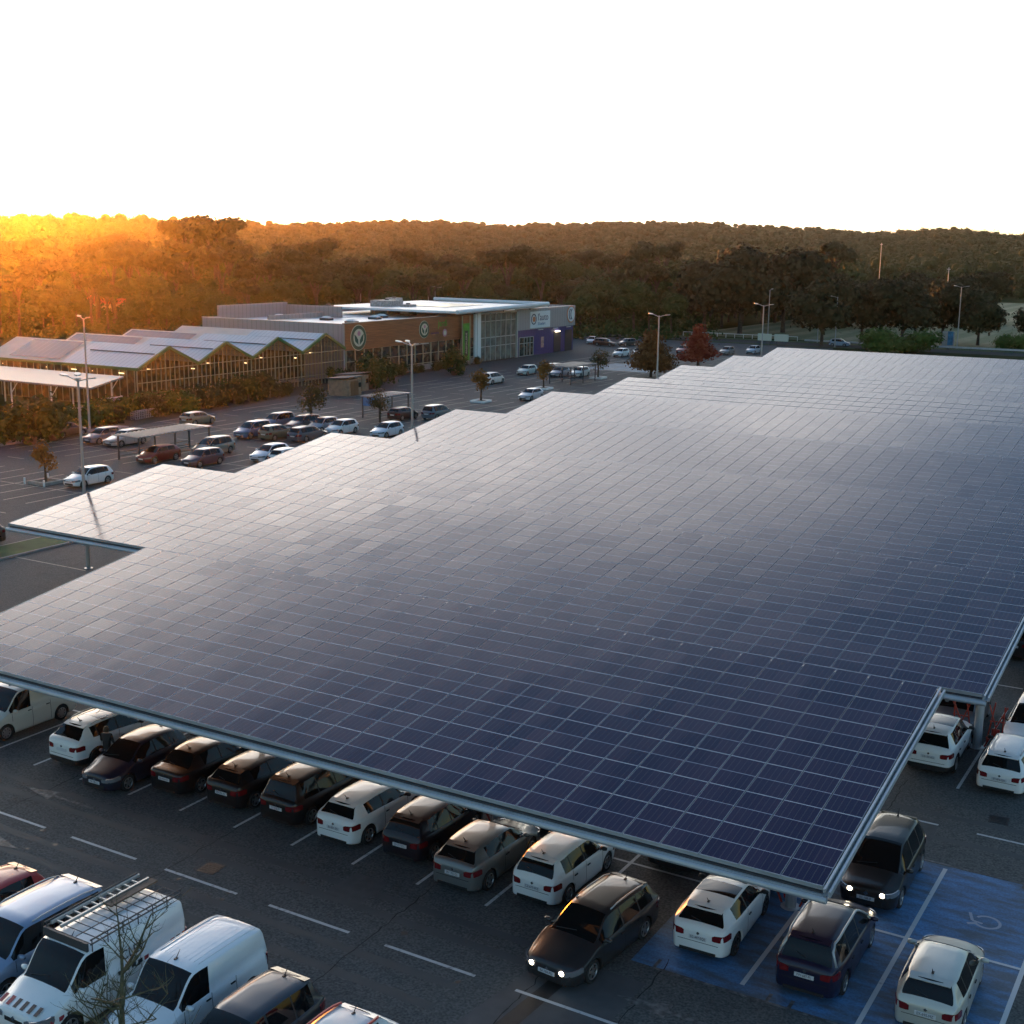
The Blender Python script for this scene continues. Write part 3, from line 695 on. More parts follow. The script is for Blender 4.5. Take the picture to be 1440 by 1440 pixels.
    if k.get('rails'):
        for sg in (1, -1):
            mb = MB(); xs_ = [k['wst']+.25+(k['rr']-.2-k['wst']-.25)*i/6 for i in range(7)]
            mb.tube([(sg*(wr(s)*W2-.06), s-Lc/2, top(s)+(.045 if 0 < i < 6 else .0)) for i, s in enumerate(xs_)], .02, 6); keep('roof_rail_a' if sg > 0 else 'roof_rail_b', mb, M['steel'], True)
    mb = MB(); s = k['rr']-.25 if not k.get('blind') else k['wst']+.2
    mb.tube([(0, s-Lc/2, top(s)+.02), (0, s-Lc/2+.16, top(s)+.22)], [.018, .006], 5); mb.box(-.03, .03, s-Lc/2-.05, s-Lc/2+.05, top(s)+.01, top(s)+.045); keep('antenna', mb, M['trim'])
    mb = MB(); zc = top(k['cowl']+.05)
    mb.tube([(-.55, k['cowl']+.04-Lc/2, zc+.035), (.05, k['cowl']+.14-Lc/2, top(k['cowl']+.14)+.035)], .012, 4); keep('wiper_a', mb, M['trim']); mb = MB()
    mb.tube([(0, k['rwb']-.03-Lc/2+.02, top(k['rwb']-.03)+.03), (.3, k['rwb']-.08-Lc/2+.02, top(k['rwb']-.08)+.035)], .012, 4)
    keep('wiper_b', mb, M['trim'])
    if not k.get('blind') and kind != 'sedan':
        mb = MB(); y = k['rr']-Lc/2; z = top(k['rr']); w1 = wr(k['rr'])*W2*.93
        mb.add([(-w1, y-.14, top(k['rr']-.14)+.02), (w1, y-.14, top(k['rr']-.14)+.02), (w1*.96, y+.1, z-.015), (-w1*.96, y+.1, z-.015), (-w1, y-.14, z-.0), (w1, y-.14, z-.0), (w1*.96, y+.1, z-.035), (-w1*.96, y+.1, z-.035)],
               [(0, 1, 2, 3), (7, 6, 5, 4), (3, 2, 6, 7), (0, 3, 7, 4), (1, 5, 6, 2)]); keep('spoiler', mb, M['trim'])
    PARTS[kind] = out; return out
PAINTS = {}
def paint(col, metal=0., rough=.35):
    key = (col, metal)
    if key not in PAINTS: PAINTS[key] = paint_mat('car_paint_mat_%d' % len(PAINTS), col, metal, rough)
    return PAINTS[key]
WHITE, SILVER, GREY, BLACK, NAVY = (.72, .74, .74), (.34, .36, .37), (.19, .20, .20), (.010, .010, .012), (.012, .013, .04)
def car(kind, x, y, rz, col, label, name='parked_car', cat='car', group=None, metal=0., sunroof=False, on=None, text=None, rails=True, spoiler_dark=False, full=True, z=.02, rim=None, cladpaint=False):
    d = car_shape(kind); k = d['k']; Lc = d['fn'][5]
    e = empty(name, (x, y, z), rz, label, cat, group); pm_ = paint(col, metal)
    def part(nm, me, parent=e, m_=None):
        o = bpy.data.objects.new(nm, me); link(o, parent)
        if m_:
            o.material_slots[0].link = 'OBJECT'; o.material_slots[0].material = m_
        return o
    body = part('body', d['body'], m_=pm_)
    for nm in ['windscreen', 'rear_window']+d['sw']:
        if nm == 'rear_window' and k.get('blind') and not k.get('rearglass'): part('rear_door_glass', d[nm]); continue
        part(nm if nm[:4] != 'side' else 'side_window', d[nm])
    if sunroof: part('sunroof', d['sunroof'])
    for nm, o, m_ in d['lamps']:
        mm = None
        if on and m_ == 'head' and 'h' in on: mm = M['head_on']
        if on and m_ == 'tail' and 't' in on: mm = M['tail_on']
        lo = part(nm, o.data)
        if mm:
            ys_ = [v_.co.y for v_ in o.data.vertices]; xs_ = [v_.co.x for v_ in o.data.vertices]; zs_ = [v_.co.z for v_ in o.data.vertices]
            sg_ = 1 if max(xs_) > 0 else -1; bb2 = MB(); bb2.lathe([(0, -.012), (.055, -.008), (.075, 0), (.06, .02)], 12, c=(sg_*(min(map(abs, xs_))+.13), min(ys_)-.004, sum(zs_)/len(zs_)-.005), axis='y'); bb2.build('lit_bulb', mm, lo)
    for wc in (k['wf'], k['wr']):
        for sg in (1, -1):
            wh = part('wheel', d['wheel']); wh.location = (sg*(k['W']/2-.125), wc-Lc/2, k['R']); wh.rotation_euler = (0, 0, 0 if sg > 0 else math.pi)
            part('rim', d['rim'], wh, rim)
    for nm, nn in (('mirror_a', 'mirror'), ('mirror_b', 'mirror'), ('grille', 'grille')):
        part(nn, d[nm], m_=(pm_ if nn == 'mirror' and col != WHITE else None))
    f_ = part('number_plate', d['plate_front']); r_ = part('number_plate', d['plate_rear'])
    if text:
        rear = abs(rz) > 1.5
        if rear: text_obj('plate_text', text, .105, M['plate_ink'], r_, (0, Lc/2+.026, d['zplate']-.005), (R(90), 0, R(180)), .001, sx=.82)
        else: text_obj('plate_text', text, .105, M['plate_ink'], f_, (0, -Lc/2-.03, .475), (R(90), 0, 0), .001, sx=.82)
    if full:
        for nm, nn in [('badge', 'badge'), ('badge_b', 'badge'), ('rear_valance', 'rear_valance'), ('antenna', 'antenna'), ('wiper_a', 'wiper'), ('wiper_b', 'wiper')]+[('door_handle%d' % i, 'door_handle') for i in range(d['nh'])]: part(nn, d[nm])
        if 'spoiler' in d: part('spoiler', d['spoiler'], m_=(M['trim'] if spoiler_dark else pm_))
    if k.get('rails') and rails: part('roof_rail', d['roof_rail_a']); part('roof_rail', d['roof_rail_b'])
    return e
PI = math.pi
sx = lambda i: X0+2.5*(i+.5)
YC = 32.7
FR = 'cars in the front row beneath the canopy edge'
car('van', -42.35, 32.6, 0, (.56, .55, .50), 'pale beige small van at the left end of the front row, nose toward the camera', 'parked_van', 'van', FR)
car('suv_coupe', sx(-2)-.1, 32.75, PI, WHITE, 'white crossover with dark glass roof panel, parked beside the pale beige van', group=FR, sunroof=True, rim=M['rim_dark'])
car('hatch', sx(-1)+.15, 31.6, .03, (.012, .014, .028), 'black hatchback facing out with bright chrome diamond badge, next to the white crossover', group=FR, text='FX-128-CL')
car('sedan', sx(0), 32.95, PI, (.008, .008, .009), 'black coupe-roofed car seen from behind, parked right of the black hatchback that faces out', group=FR, text='EH-454-AD')
car('hatch3', sx(1), 33.0, PI+.01, (.009, .009, .010), 'black hatchback with chrome bumper strip, third dark car from the white crossover', group=FR, text='DM-826-AC')
car('mpv', sx(2), 33.1, PI-.01, (.008, .008, .009), 'black people carrier with roof rails, just left of the white hatchback with dark rear window', group=FR, text='CY-310-FP')
car('hatch3', sx(3), 32.9, PI, WHITE, 'clean white hatchback with wide red tail lights, between two black cars', group=FR, text='BV-801-ZG')
car('hatch', sx(4), 33.0, PI+.015, (.010, .010, .016), 'dark hatchback between the clean white hatchback and the grey one', group=FR, text='CP-717-DC')
car('hatch3', sx(5), 32.35, PI, GREY, 'metallic grey hatchback with a pale roof, the only grey one in the front row', group=FR, metal=.5, text='DV-783-GS')
car('hatch', sx(6), 32.85, PI-.02, WHITE, 'small white hatchback left of the estate car that is driving out', group=FR, text='CZ-677-WZ')
car('estate', -14.72, 29.7, -.09, (.022, .023, .025), 'dark grey estate car pulling out into the aisle with both headlights lit', 'moving_car', metal=0., on='h', text='BA-784-PG')
car('hatch3', -12.1, 32.8, PI+.03, WHITE, 'white three-door coupe with glass sunroof on the blue bay under the canopy corner', sunroof=True, rim=M['rim_dark'], text='EG-497-EQE')
pc = car('mpv', -8.95, 32.55, PI+.02, (.009, .009, .030), 'dark blue people carrier with pale curved roof arches on the middle blue bay', text='FW-687-FL', rails=False)
car('hatch', -5.85, 32.35, PI+.03, (.50, .50, .46), 'silver-white hatchback alone on the blue bay nearest the right edge', metal=.3, text='EX-695-MZ')
car('mpv', -8.85, 38.0, 0.02, (.012, .011, .010), 'dark people carrier facing the camera with headlights on, nose to the dark blue people carrier', 'parked_car', on='h', text='EC-188-JF')
# pale roof arches of the blue people carrier
d = car_shape('mpv'); topf, blf, hwf, wrf, W2_, Lc_, H_ = d['fn']
ab = MB()
for sg in (1, -1):
    ss = np.linspace(.95, 4.05, 16); ab.tube([(sg*(wrf(s)*W2_+.0), s-Lc_/2, topf(s)-.045) for s in ss]+[(sg*(hwf(4.2)*W2_*.93), 4.15-Lc_/2, 1.05)], .035, 6)
ab.build('roof_arch', M['steel'], pc, smooth=True)
# front row seen nose to nose with the second half of the row
FRB = 'cars in the back half of the first row, mostly under the canopy'
for i, kd, col, lb in ((-3, 'hatch', (.6, .6, .58), 'pale car just beyond the end of the beige van'), (-1, 'suv', (.05, .05, .055), 'dark grey car hidden behind the black hatchback facing out'), (0, 'hatch', WHITE, 'white car whose bonnet shows behind the black coupe-roofed car'), (2, 'estate', (.02, .02, .022), 'dark estate hidden behind the black people carrier'), (3, 'hatch', (.5, .5, .5), 'silver car hidden behind the clean white hatchback'), (5, 'hatch', BLACK, 'black car hidden behind the grey hatchback'), (7, 'suv', (.66, .66, .64), 'white crossover with black grille peeking out from under the canopy beam'), (8, 'hatch', (.03, .03, .035), 'dark car behind the white three-door coupe')):
    xx = sx(i) if i != 8 else -12.1
    car(kd, xx+.05, 37.3 if i != 7 else 37.1, .0, col, lb, group=FRB, full=(i == 7), text='FJ-630-NC' if i == 7 else None)
# second row, right
car('suv', -9.72, 49.4, PI+.02, WHITE, 'white crossover with big oval tail lights beside the grey canopy column', sunroof=True, rails=False, text='CG-101-RG')
car('estate', -7.0, 49.0, PI-.01, WHITE, 'white estate car at the right edge, right of the grey canopy column', rails=True, text='EY-874-QH')
car('mpv', -9.8, 53.6, 0, (.10, .10, .105), 'grey people carrier facing the white crossover beside the column', metal=.3)
car('mpv', -6.9, 53.2, 0, WHITE, 'white people carrier with a dark diamond-badged grille facing the white estate', text='FA-525-SZ')
car('suv', -9.5, 65.6, PI, (.02, .02, .02), 'black car by the far right edge under the second canopy')
car('hatch', -7.2, 60.2, 0, (.015, .015, .017), 'black hatchback at the right edge beyond the white people carrier')
# row nearest the camera
NRW = 'vehicles in the row nearest the camera'
car('hatch', -29.95, 21.2, 0, (.42, .03, .03), 'red car mostly cut off by the left edge of the photo', group=NRW)
car('leisure', -27.32, 20.75, 0, (.22, .30, .42), 'grey-blue tall estate with silver roof rails, left of the ladder van', group=NRW, metal=.4)
uv_ = car('bigvan', -24.75, 20.75, 0, (.74, .76, .76), 'white utility van with ladder roof rack and red and black squares', 'utility_van', 'van', NRW)
wv_ = car('van', -22.0, 21.35, .02, (.72, .75, .78), 'plain white small van behind the bare twiggy tree', 'parked_van', 'van', NRW)
car('mpv', -19.45, 20.6, 0, (.035, .045, .06), 'dark blue-grey car with shiny roof beside the plain white van', group=NRW, metal=.4, rails=False)
rw = car('suv_coupe', -17.05, 20.5, 0, (.62, .64, .64), 'white car with red roof rails at the bottom edge', group=NRW, rails=False)
d = car_shape('suv_coupe'); topf, blf, hwf, wrf, W2_, Lc_, H_ = d['fn']; ab = MB()
for sg in (1, -1): ab.tube([(sg*(wrf(s)*W2_-.05), s-Lc_/2, topf(s)+.03) for s in np.linspace(1.9, 3.7, 8)], .035, 6)
ab.build('red_roof_rail', mat('red_rail_mat', (.4, .04, .04), .4), rw)
# van roof ribs
d = car_shape('van'); topf, blf, hwf, wrf, W2_, Lc_, H_ = d['fn']; rb = MB()
for i in range(-4, 5):
    ss = np.linspace(1.9, 4.0, 8); rb.tube([(i*.16, s-Lc_/2, topf(s)+.012*(1-abs(i)/6)) for s in ss], .012, 4)
rbo = rb.build('roof_ribs', paint((.72, .75, .78)), wv_, smooth=True)
# utility van: rack, ladder, marks, lettering
d = car_shape('bigvan'); topf, blf, hwf, wrf, W2_, Lc_, H_ = d['fn']
rk = MB(); zr = H_+.16
for sg in (1, -1):
    rk.tube([(sg*.84, 1.75-Lc_/2, zr), (sg*.84, 4.9-Lc_/2, zr)], .022, 6); rk.tube([(sg*.84, 1.75-Lc_/2, zr+.12), (sg*.84, 4.9-Lc_/2, zr+.12)], .022, 6)
    for s in np.linspace(1.8, 4.85, 7): rk.tube([(sg*.84, s-Lc_/2, H_-.05), (sg*.84, s-Lc_/2, zr+.12)], .016, 5)
for s in np.linspace(1.8, 4.85, 12): rk.tube([(-.84, s-Lc_/2, zr-.01), (.84, s-Lc_/2, zr-.01)], .014, 5)
rk.tube([(.25, 1.8-Lc_/2, zr+.03), (.25, 4.85-Lc_/2, zr+.03)], .016, 5)
rk.box(-.8, .8, 1.66-Lc_/2, 1.72-Lc_/2, H_-.02, zr+.05, 0)
rk.build('roof_rack', M['steel_dark'], uv_)
ld = empty('ladder', (0, 0, 0)); ld.parent = uv_; tag(ld, 'aluminium ladder with a brown board lying on the roof rack of the white utility van', 'ladder'); 
ld.parent = None; ld.location = (uv_.location.x, uv_.location.y, uv_.location.z)
lm = MB()
for x in (-.78, -.42): lm.box(x-.03, x+.03, 1.9-Lc_/2, 4.9-Lc_/2, zr+.02, zr+.1)
for s in np.arange(2.05, 4.85, .28): lm.box(-.75, -.45, s-.02-Lc_/2, s+.02-Lc_/2, zr+.04, zr+.08)
lm.build('ladder_frame', mat('aluminium_mat', (.42, .42, .40), .4, .5), ld)
bd = MB(); bd.box(-.38, -.12, 3.3-Lc_/2, 4.95-Lc_/2, zr+.02, zr+.07); bd.build('board', mat('board_mat', (.16, .10, .07), .8, var=.3), ld)
sq_r = mat('red_mark_mat', (.30, .03, .04), .5); sq_b = mat('black_mark_mat', (.015, .015, .02), .5)
rr_ = MB(); bb_ = MB()
for i, s in enumerate((.42, .66, .9, 2.55, 2.78, 3.0, 3.22, 3.44, 4.4, 4.62, 4.84)):
    mb = (rr_, bb_)[0 if i in (0, 1, 7, 8, 10) else 1]
    z = .74 if s < 1 else .98
    for sg in (1, -1):
        x = hwf(s)*W2_*(.992 if z < .9 else .972)+.006
        q_ = .075
        if z > .9: z_ = z
        m2_ = MB(); m2_.box(min(sg*x, sg*(x-.01)), max(sg*x, sg*(x-.01)), s-Lc_/2-q_, s-Lc_/2+q_, z-q_*.8, z+q_*.8); m2_.build('red_square' if mb is rr_ else 'black_square', sq_r if mb is rr_ else sq_b, uv_)
for i in range(6):
    x = -.62+i*.25; mb = MB()
    if i == 5: x += .0
    zt = [topf(s)+.018 for s in (.12, .4)]
    mb.add([(x-.05, .12-Lc_/2, zt[0]+.01), (x+.07, .12-Lc_/2, zt[0]+.01), (x+.02, .4-Lc_/2, zt[1]+.01), (x-.10, .4-Lc_/2, zt[1]+.01)], [(0, 1, 2, 3)]); mb.build('bonnet_stripe', sq_r if i in (0, 1) else sq_b, uv_)
text_obj('lettering', 'CLEV', .34, sq_b, uv_, (W2_*.955+.012, 3.0-Lc_/2, 1.38), (R(80), 0, R(90)), .002)
# ------------------------------------------------------------------ shops on the left
FX = -115.
clad = mat('timber_cladding_mat', (.24, .09, .035), .65); t = NT(clad); p = t.pos(); x_, y_, z_ = t.sep(p); b = t.n['Principled BSDF']
ln = t.math('LESS_THAN', t.math('FRACT', t.math('DIVIDE', z_, .22)), .12)
c = t.mix(t.maprange(t.noise(t.stretch(p, 1, .25, 4), 1.6, 4), .3, .7), (.19, .068, .027, 1), (.31, .12, .048, 1)); t.l.new(t.mix(t.math('MULTIPLY', ln, .7), c, (.06, .022, .01, 1)), b.inputs['Base Color'])
def ribbed(name, col, axis, pitch, dark=.75, rough=.5, wd=.15):
    m = mat(name, col, rough); t = NT(m); s3 = t.sep(t.pos()); b = t.n['Principled BSDF']
    f = t.math('LESS_THAN', t.math('FRACT', t.math('DIVIDE', s3[axis], pitch)), wd)
    n_ = t.maprange(t.noise(t.pos(), .5, 3), .3, .7, 0, .18)
    c = t.mix(n_, (*col, 1), (*[q*.7 for q in col], 1)); t.l.new(t.mix(f, c, (*[q*dark for q in col], 1)), b.inputs['Base Color']); return m
gwall = ribbed('grey_cladding_mat', (.30, .29, .30), 1, .9)
gwall2 = ribbed('grey_side_wall_mat', (.30, .285, .29), 0, .9)
pwall = ribbed('purple_cladding_mat', (.035, .03, .15), 1, .9)
white_roof = mat('white_membrane_mat', (.62, .66, .68), .45, var=.08, vscale=.4)
cream = mat('cream_roof_mat', (.42, .42, .38), .5, var=.1, vscale=.5)
poly = ribbed('polycarbonate_roof_mat', (.45, .52, .56), 0, .75, .72, .25)
pvr = ribbed('roof_solar_mat', (.09, .07, .09), 0, 1.0, 1.8, .2, .05)
gtrim = mat('green_trim_mat', (.06, .13, .03), .5)
mull = mat('pale_mullion_mat', (.30, .29, .20), .5)
wmull = mat('white_mullion_mat', (.36, .38, .36), .5)
sglass = mat('shop_glass_mat', (.03, .03, .025), .08, var=.9, vscale=.6)
dglass = mat('display_glass_mat', (.05, .045, .03), .1); t = NT(dglass); b = t.n['Principled BSDF']
f = t.noise(t.stretch(t.pos(), 1, 1, 1.2), 1.4, 5); k_ = t.n.new('ShaderNodeValToRGB'); e = k_.color_ramp.elements
e[0].position = .35; e[0].color = (.012, .012, .010, 1); e[1].position = .72; e[1].color = (.13, .13, .11, 1); q = e.new(.52); q.color = (.045, .04, .025, 1)
t.l.new(f, k_.inputs[0]); t.l.new(k_.outputs[0], b.inputs['Base Color'])
lamp_m = mat('lit_tube_mat', (1, .8, .5), .5, emit=(1, .72, .34), estr=1.1)
conc = mat('concrete_mat', (.28, .27, .25), .8, var=.15)
inner = mat('greenhouse_interior_mat', (.10, .07, .04), .8); t = NT(inner); b = t.n['Principled BSDF']
f = t.noise(t.pos(), 1.1, 5); k_ = t.n.new('ShaderNodeValToRGB'); e = k_.color_ramp.elements
e[0].position = .35; e[0].color = (.03, .035, .012, 1); e[1].position = .7; e[1].color = (.22, .15, .06, 1); q = e.new(.52); q.color = (.08, .05, .02, 1)
t.l.new(f, k_.inputs[0]); t.l.new(k_.outputs[0], b.inputs['Base Color'])

# greenhouse: four glazed gables
gh = empty('garden_centre_greenhouse', (FX, 127.9, 0), 0, 'green trimmed greenhouse with zigzag pale roof of four and a half gables', 'greenhouse')
def P3(b_, lst, off=(FX, 127.9, 0)): return [(x-off[0], y-off[1], z-off[2]) for x, y, z in lst]
val = [107.9, 117.8, 127.6, 137.6]; pk = [112.9, 122.7, 132.6, 142.6]; last = 147.0
XB = -142.; EZ, RZ = 4.7, 6.95
mb = MB(); mb.add(P3(mb, [(FX+.3-.3, 107.9, .02), (FX, last, .02), (XB, last, .02), (XB, 107.9, .02)]), [(0, 1, 2, 3)]); mb.build('floor', conc, gh)
mb = MB(); mb.add(P3(mb, [(FX-7, 108.1, .0), (FX-7, last-.1, .0), (FX-7, last-.1, EZ), (FX-7, 108.1, EZ)]), [(0, 1, 2, 3)])
mb.add(P3(mb, [(FX-.15, 107.98, 0), (XB, 107.98, 0), (XB, 107.98, EZ-.1), (FX-.15, 107.98, EZ-.1)]), [(0, 1, 2, 3)]); mb.build('display_backdrop', inner, gh)
ys = [(val[i], pk[i]) for i in range(4)]
for i in range(4):
    v0, p0 = val[i], pk[i]; v1 = val[i+1] if i < 3 else last
    for (ya, za, yb, zb, q) in ((v0, EZ, p0, RZ, 's'), (p0, RZ, v1, EZ, 'n')):
        def pt(u, w_, dz=0): return (FX+.35+(XB-FX-.35)*u-0, ya+(yb-ya)*w_, za+(zb-za)*w_+dz)
        mb = MB(); mb.add(P3(mb, [pt(0, 0), pt(.48, 0), pt(.48, 1), pt(0, 1)]), [(0, 1, 2, 3)]); mb.build('glazed_roof_slope', poly, gh)
        mb = MB(); mb.add(P3(mb, [pt(.48, 0), pt(1, 0), pt(1, 1), pt(.48, 1)]), [(0, 1, 2, 3)]); mb.build('solid_roof_slope', cream, gh)
        if q == 's' and i < 3:
            mb = MB(); mb.add(P3(mb, [pt(.52, .12, .06), pt(.86 if i == 0 else .98, .12, .06), pt(.86 if i == 0 else .98, .93, .06), pt(.52, .93, .06)]), [(0, 1, 2, 3)]); mb.build('roof_solar_block', pvr, gh)
        mb = MB(); ln_ = [pt(.02, .62, .05), pt(.42, .62, .05)]; mb.tube(P3(mb, ln_), .07, 5); mb.build('roof_vent_rail', M['steel_dark'], gh)
        mb = MB()
        a_, c_ = (FX+.38, ya, za), (FX+.38, yb, zb)
        mb.add(P3(mb, [(a_[0], ya, za-.3), (c_[0], yb, zb-.3), (c_[0], yb, zb+.08), (a_[0], ya, za+.08), (a_[0]-.3, ya, za-.3), (c_[0]-.3, yb, zb-.3), (c_[0]-.3, yb, zb+.08), (a_[0]-.3, ya, za+.08)]), [(0, 1, 2, 3), (4, 7, 6, 5), (2, 6, 7, 3), (0, 4, 5, 1)]); mb.build('green_verge_board', gtrim, gh)
    # gable glazing: mullions and rails of this bay
    mb = MB(); n_ = 13
    for j in range(n_):
        y = v0+(v1-v0)*j/n_; zt = np.interp(y, [v0, p0, v1], [EZ, RZ, EZ]); wdt = .12 if j in (0, 6) else .05
        mb.box(-.08, .04, y-127.9-wdt/2, y-127.9+wdt/2, 0, zt-.25)
    for z in (1.3, 2.9, 4.4): mb.box(-.07, .055, v0-127.9+.06, v1-127.9-.06, z-.04, z+.04)
    mb.build('gable_mullions', mull, gh)
    for j in range(2):
        y = v0+2.6+j*(3.1+.4*i)-127.9; mb = MB(); mb.box(-3.6-j*.7, -3.1-j*.7, y, y+.1, 3.5+.4*((i*3+j)%3), 3.57+.4*((i*3+j)%3)); mb.build('hanging_lamp', lamp_m, gh)
mb = MB(); mb.box(XB-FX+.2, .3, 107.9-127.9-.22, 107.9-127.9-.02, EZ-.3, EZ+.05); mb.build('green_eave_board', gtrim, gh)
for j in (0, 2, 3, 5, 8):
    mb = MB(); x = -2-j*2.7; mb.box(x-.9+.5*(j%3), x, 107.75-127.9, 107.8-127.9, 3.98, 4.04); mb.build('hanging_lamp', lamp_m, gh)
mb = MB()
for j in range(22): x = -.4-j*1.25; mb.box(x-.04, x+.04, 107.9-127.9-.06, 107.9-127.9+.02, 0, EZ-.3)
mb.build('side_mullions', mull, gh)

# low awning in front of the greenhouse
aw = empty('plant_awning', (-121, 99, 0), 0, 'flat grey canopy roof on posts in front of the greenhouse at left', 'canopy')
mb = MB(); q_ = [(-26, -4.9), (13.8, -4.9), (7.6, 5.4), (-26, 5.4)]; mb.add([(x, y, 3.95) for x, y in q_]+[(x, y, 4.15) for x, y in q_], [(3, 2, 1, 0), (4, 5, 6, 7), (0, 1, 5, 4), (1, 2, 6, 5), (2, 3, 7, 6), (3, 0, 4, 7)]); mb.build('roof', ribbed('awning_roof_mat', (.20, .19, .20), 0, 1.1), aw)
for x in (-24, -12, 0, 6.5):
    for y in (-4, 4.5):
        mb = MB(); mb.tube([(x, y, 0), (x, y, 3.95)], .09, 8); mb.tube([(x, y, 2.6), (x+1.2, y, 3.95)], .05, 6); mb.build('post', M['white_trim'], aw)

# store with timber front
sto = empty('garden_store', (FX, 147, 0), 0, 'large flat-roofed store with timber clad front above a band of shop windows', 'store')
def bx(name, m, x0, x1, y0, y1, z0, z1, par=None, o=(FX, 147, 0)):
    mb = MB(); mb.box(x0-o[0], x1-o[0], y0-o[1], y1-o[1], z0-o[2], z1-o[2]); return mb.build(name, m, par or sto)
bx('side_wall', gwall2, -142.2, FX-.05, 147.05, 147.35, 0, 8.0); bx('rear_wall', gwall, -142.2, -141.9, 147.4, 210, 0, 8.0)
bx('roof', white_roof, -141.8, FX-.3, 147.4, 196, 7.3, 7.5)
bx('timber_front', clad, FX-.3, FX+.2, 147.1, 182, 4.25, 8.05); bx('parapet_capping', M['steel_dark'], FX-.35, FX+.24, 147.1, 182, 8.06, 8.14)
bx('corner_post', gwall2, FX-.25, FX+.15, 146.75, 147.04, 0, 7.95)
bx('window_base_wall', conc, FX-.1, FX+.05, 147.4, 182, 0, .9)
for i in range(16):
    y0 = 147.4+i*2.15
    fr_ = bx('window', sglass if i % 3 else dglass, FX-.12, FX-.02, y0+.06, y0+2.09, .9, 4.2)
    mb = MB(); o_ = (FX, 147, 0); w_ = .09 if i % 2 else .17
    mb.box(-.1, .12, y0-147-w_/2, y0-147+w_/2, .5, 4.22); mb.box(-.1, .08, y0-147+w_/2+.01, y0-147+2.1, 2.55, 2.62); mb.build('window_frame', mull, fr_)
bx('rail', mull, FX+.1, FX+.2, 147.4, 182, 1.05, 1.17)
# entrance block
ent = empty('entrance_block', (FX, 189, 0), 0, 'tall glazed entrance with white frame between timber front and purple building', 'entrance building')
o2 = (FX, 189, 0); eglass = mat('entrance_glass_mat', (.13, .14, .12), .1, var=.5, vscale=.9)
def be(name, m, *a): return bx(name, m, *a, par=ent, o=o2)
be('column', M['white_trim'], FX-.1, FX+.4, 182.15, 183.2, 0, 8.2); be('column', M['white_trim'], FX+.5, FX+.9, 180.7, 181.1, -.0, 8.1)
for i in range(7):
    y0 = 183.3+i*1.68
    for z0, z1, m_ in ((.3, 2.6, dglass), (2.7, 5.0, dglass), (5.0, 6.7, dglass), (6.7, 8.0, sglass)): pass
    pn = be('glass_bay', eglass, FX-.05, FX+.05, y0+.05, y0+1.63, .1, 7.9)
    mb = MB(); 
    mb.box(-.02, .16, y0-189-.05, y0-189+.05, .1, 7.95)
    for z in (2.5, 4.0, 6.7): mb.box(-.02, .12, y0-189+.06, y0-189+1.6, z-.05 if z != 4. else z-.08, z+.05)
    mb.build('glazing_bar', wmull, pn)
be('frame_top', wmull, FX-.1, FX+.25, 183.2, 195.3, 7.96, 8.22); be('frame_post', wmull, FX-.1, FX+.35, 195.05, 195.4, 0, 7.95)
mb = MB(); mb.box(-25, 2.2, -16, 13.5, 8.55, 8.9); mb.tube([(2.3, -16, 8.75), (2.3, 13.5, 9.15)], .35, 10); mb.tube([(2.3, 13.5, 9.15), (-22, 13.5, 9.3)], .3, 10); mb.build('overhanging_roof', white_roof, ent)
for y in (-9, 0, 9): mb = MB(); mb.tube([(1.2, y, 8.2), (1.2, y, 8.6)], .08, 8); mb.build('roof_strut', M['steel_dark'], ent)
mb = MB(); mb.box(-14, -6, -6, 5, 8.92, 9.0); mb.build('rooflight', mat('rooflight_mat', (.7, .7, .66), .15), ent)
# purple workshop
au = empty('car_workshop', (FX, 206, 0), 0, 'grey and purple clad car workshop at the far end of the shops', 'workshop building')
o3 = (FX, 206, 0)
def ba(name, m, *a): return bx(name, m, *a, par=au, o=o3)
ba('grey_upper_wall', gwall, FX-.4, FX+.3, 195.5, 216.6, 4.65, 8.3); ba('purple_wall', pwall, FX-.4, FX-.0, 195.5, 216.4, 0, 4.64)
ba('end_wall', gwall2, -141.8, FX-.42, 216.2, 216.5, 0, 8.3); ba('roof', white_roof, -141.8, FX-.45, 196.1, 216.15, 7.7, 7.85)
ba('rear_wall', gwall, -142.2, -141.85, 196, 216.5, 0, 8.2)
dr = ba('window', dglass, FX+.01, FX+.06, 196.4, 201.2, .1, 3.3)
mb = MB()
for y in (196.35, 198.0, 199.0, 200.1, 201.25): mb.box(.02, .14, y-206-.06, y-206+.06, .05, 3.35)
for z in (.1, 2.3, 3.35): mb.box(.02, .12, 196.42-206, 201.2-206, z-.05, z+.05)
mb.build('window_frame', wmull, dr)
for y0, y1 in ((208.9, 211.6), (213.2, 215.9)):
    g_ = ba('workshop_door', mat('workshop_dark_mat', (.035, .03, .03), .7), FX+.01, FX+.05, y0, y1, .03, 3.9)
ba('workshop_lamp', mat('workshop_lamp_mat', (1, .9, .7), .5, emit=(1, .85, .6), estr=3), FX+.1, FX+.3, 209.3, 210.8, 3.75, 3.9)
ba('poster', mat('poster_mat', (.38, .25, .22), .6, var=.5, vscale=4), FX+.01, FX+.06, 204.2, 205.2, 1.2, 3.1)
for y in (203.0, 208.6, 213.6): ba('sign_lamp', M['white_trim'], FX+.02, FX+.25, y, y+1.6, 4.4, 4.48)
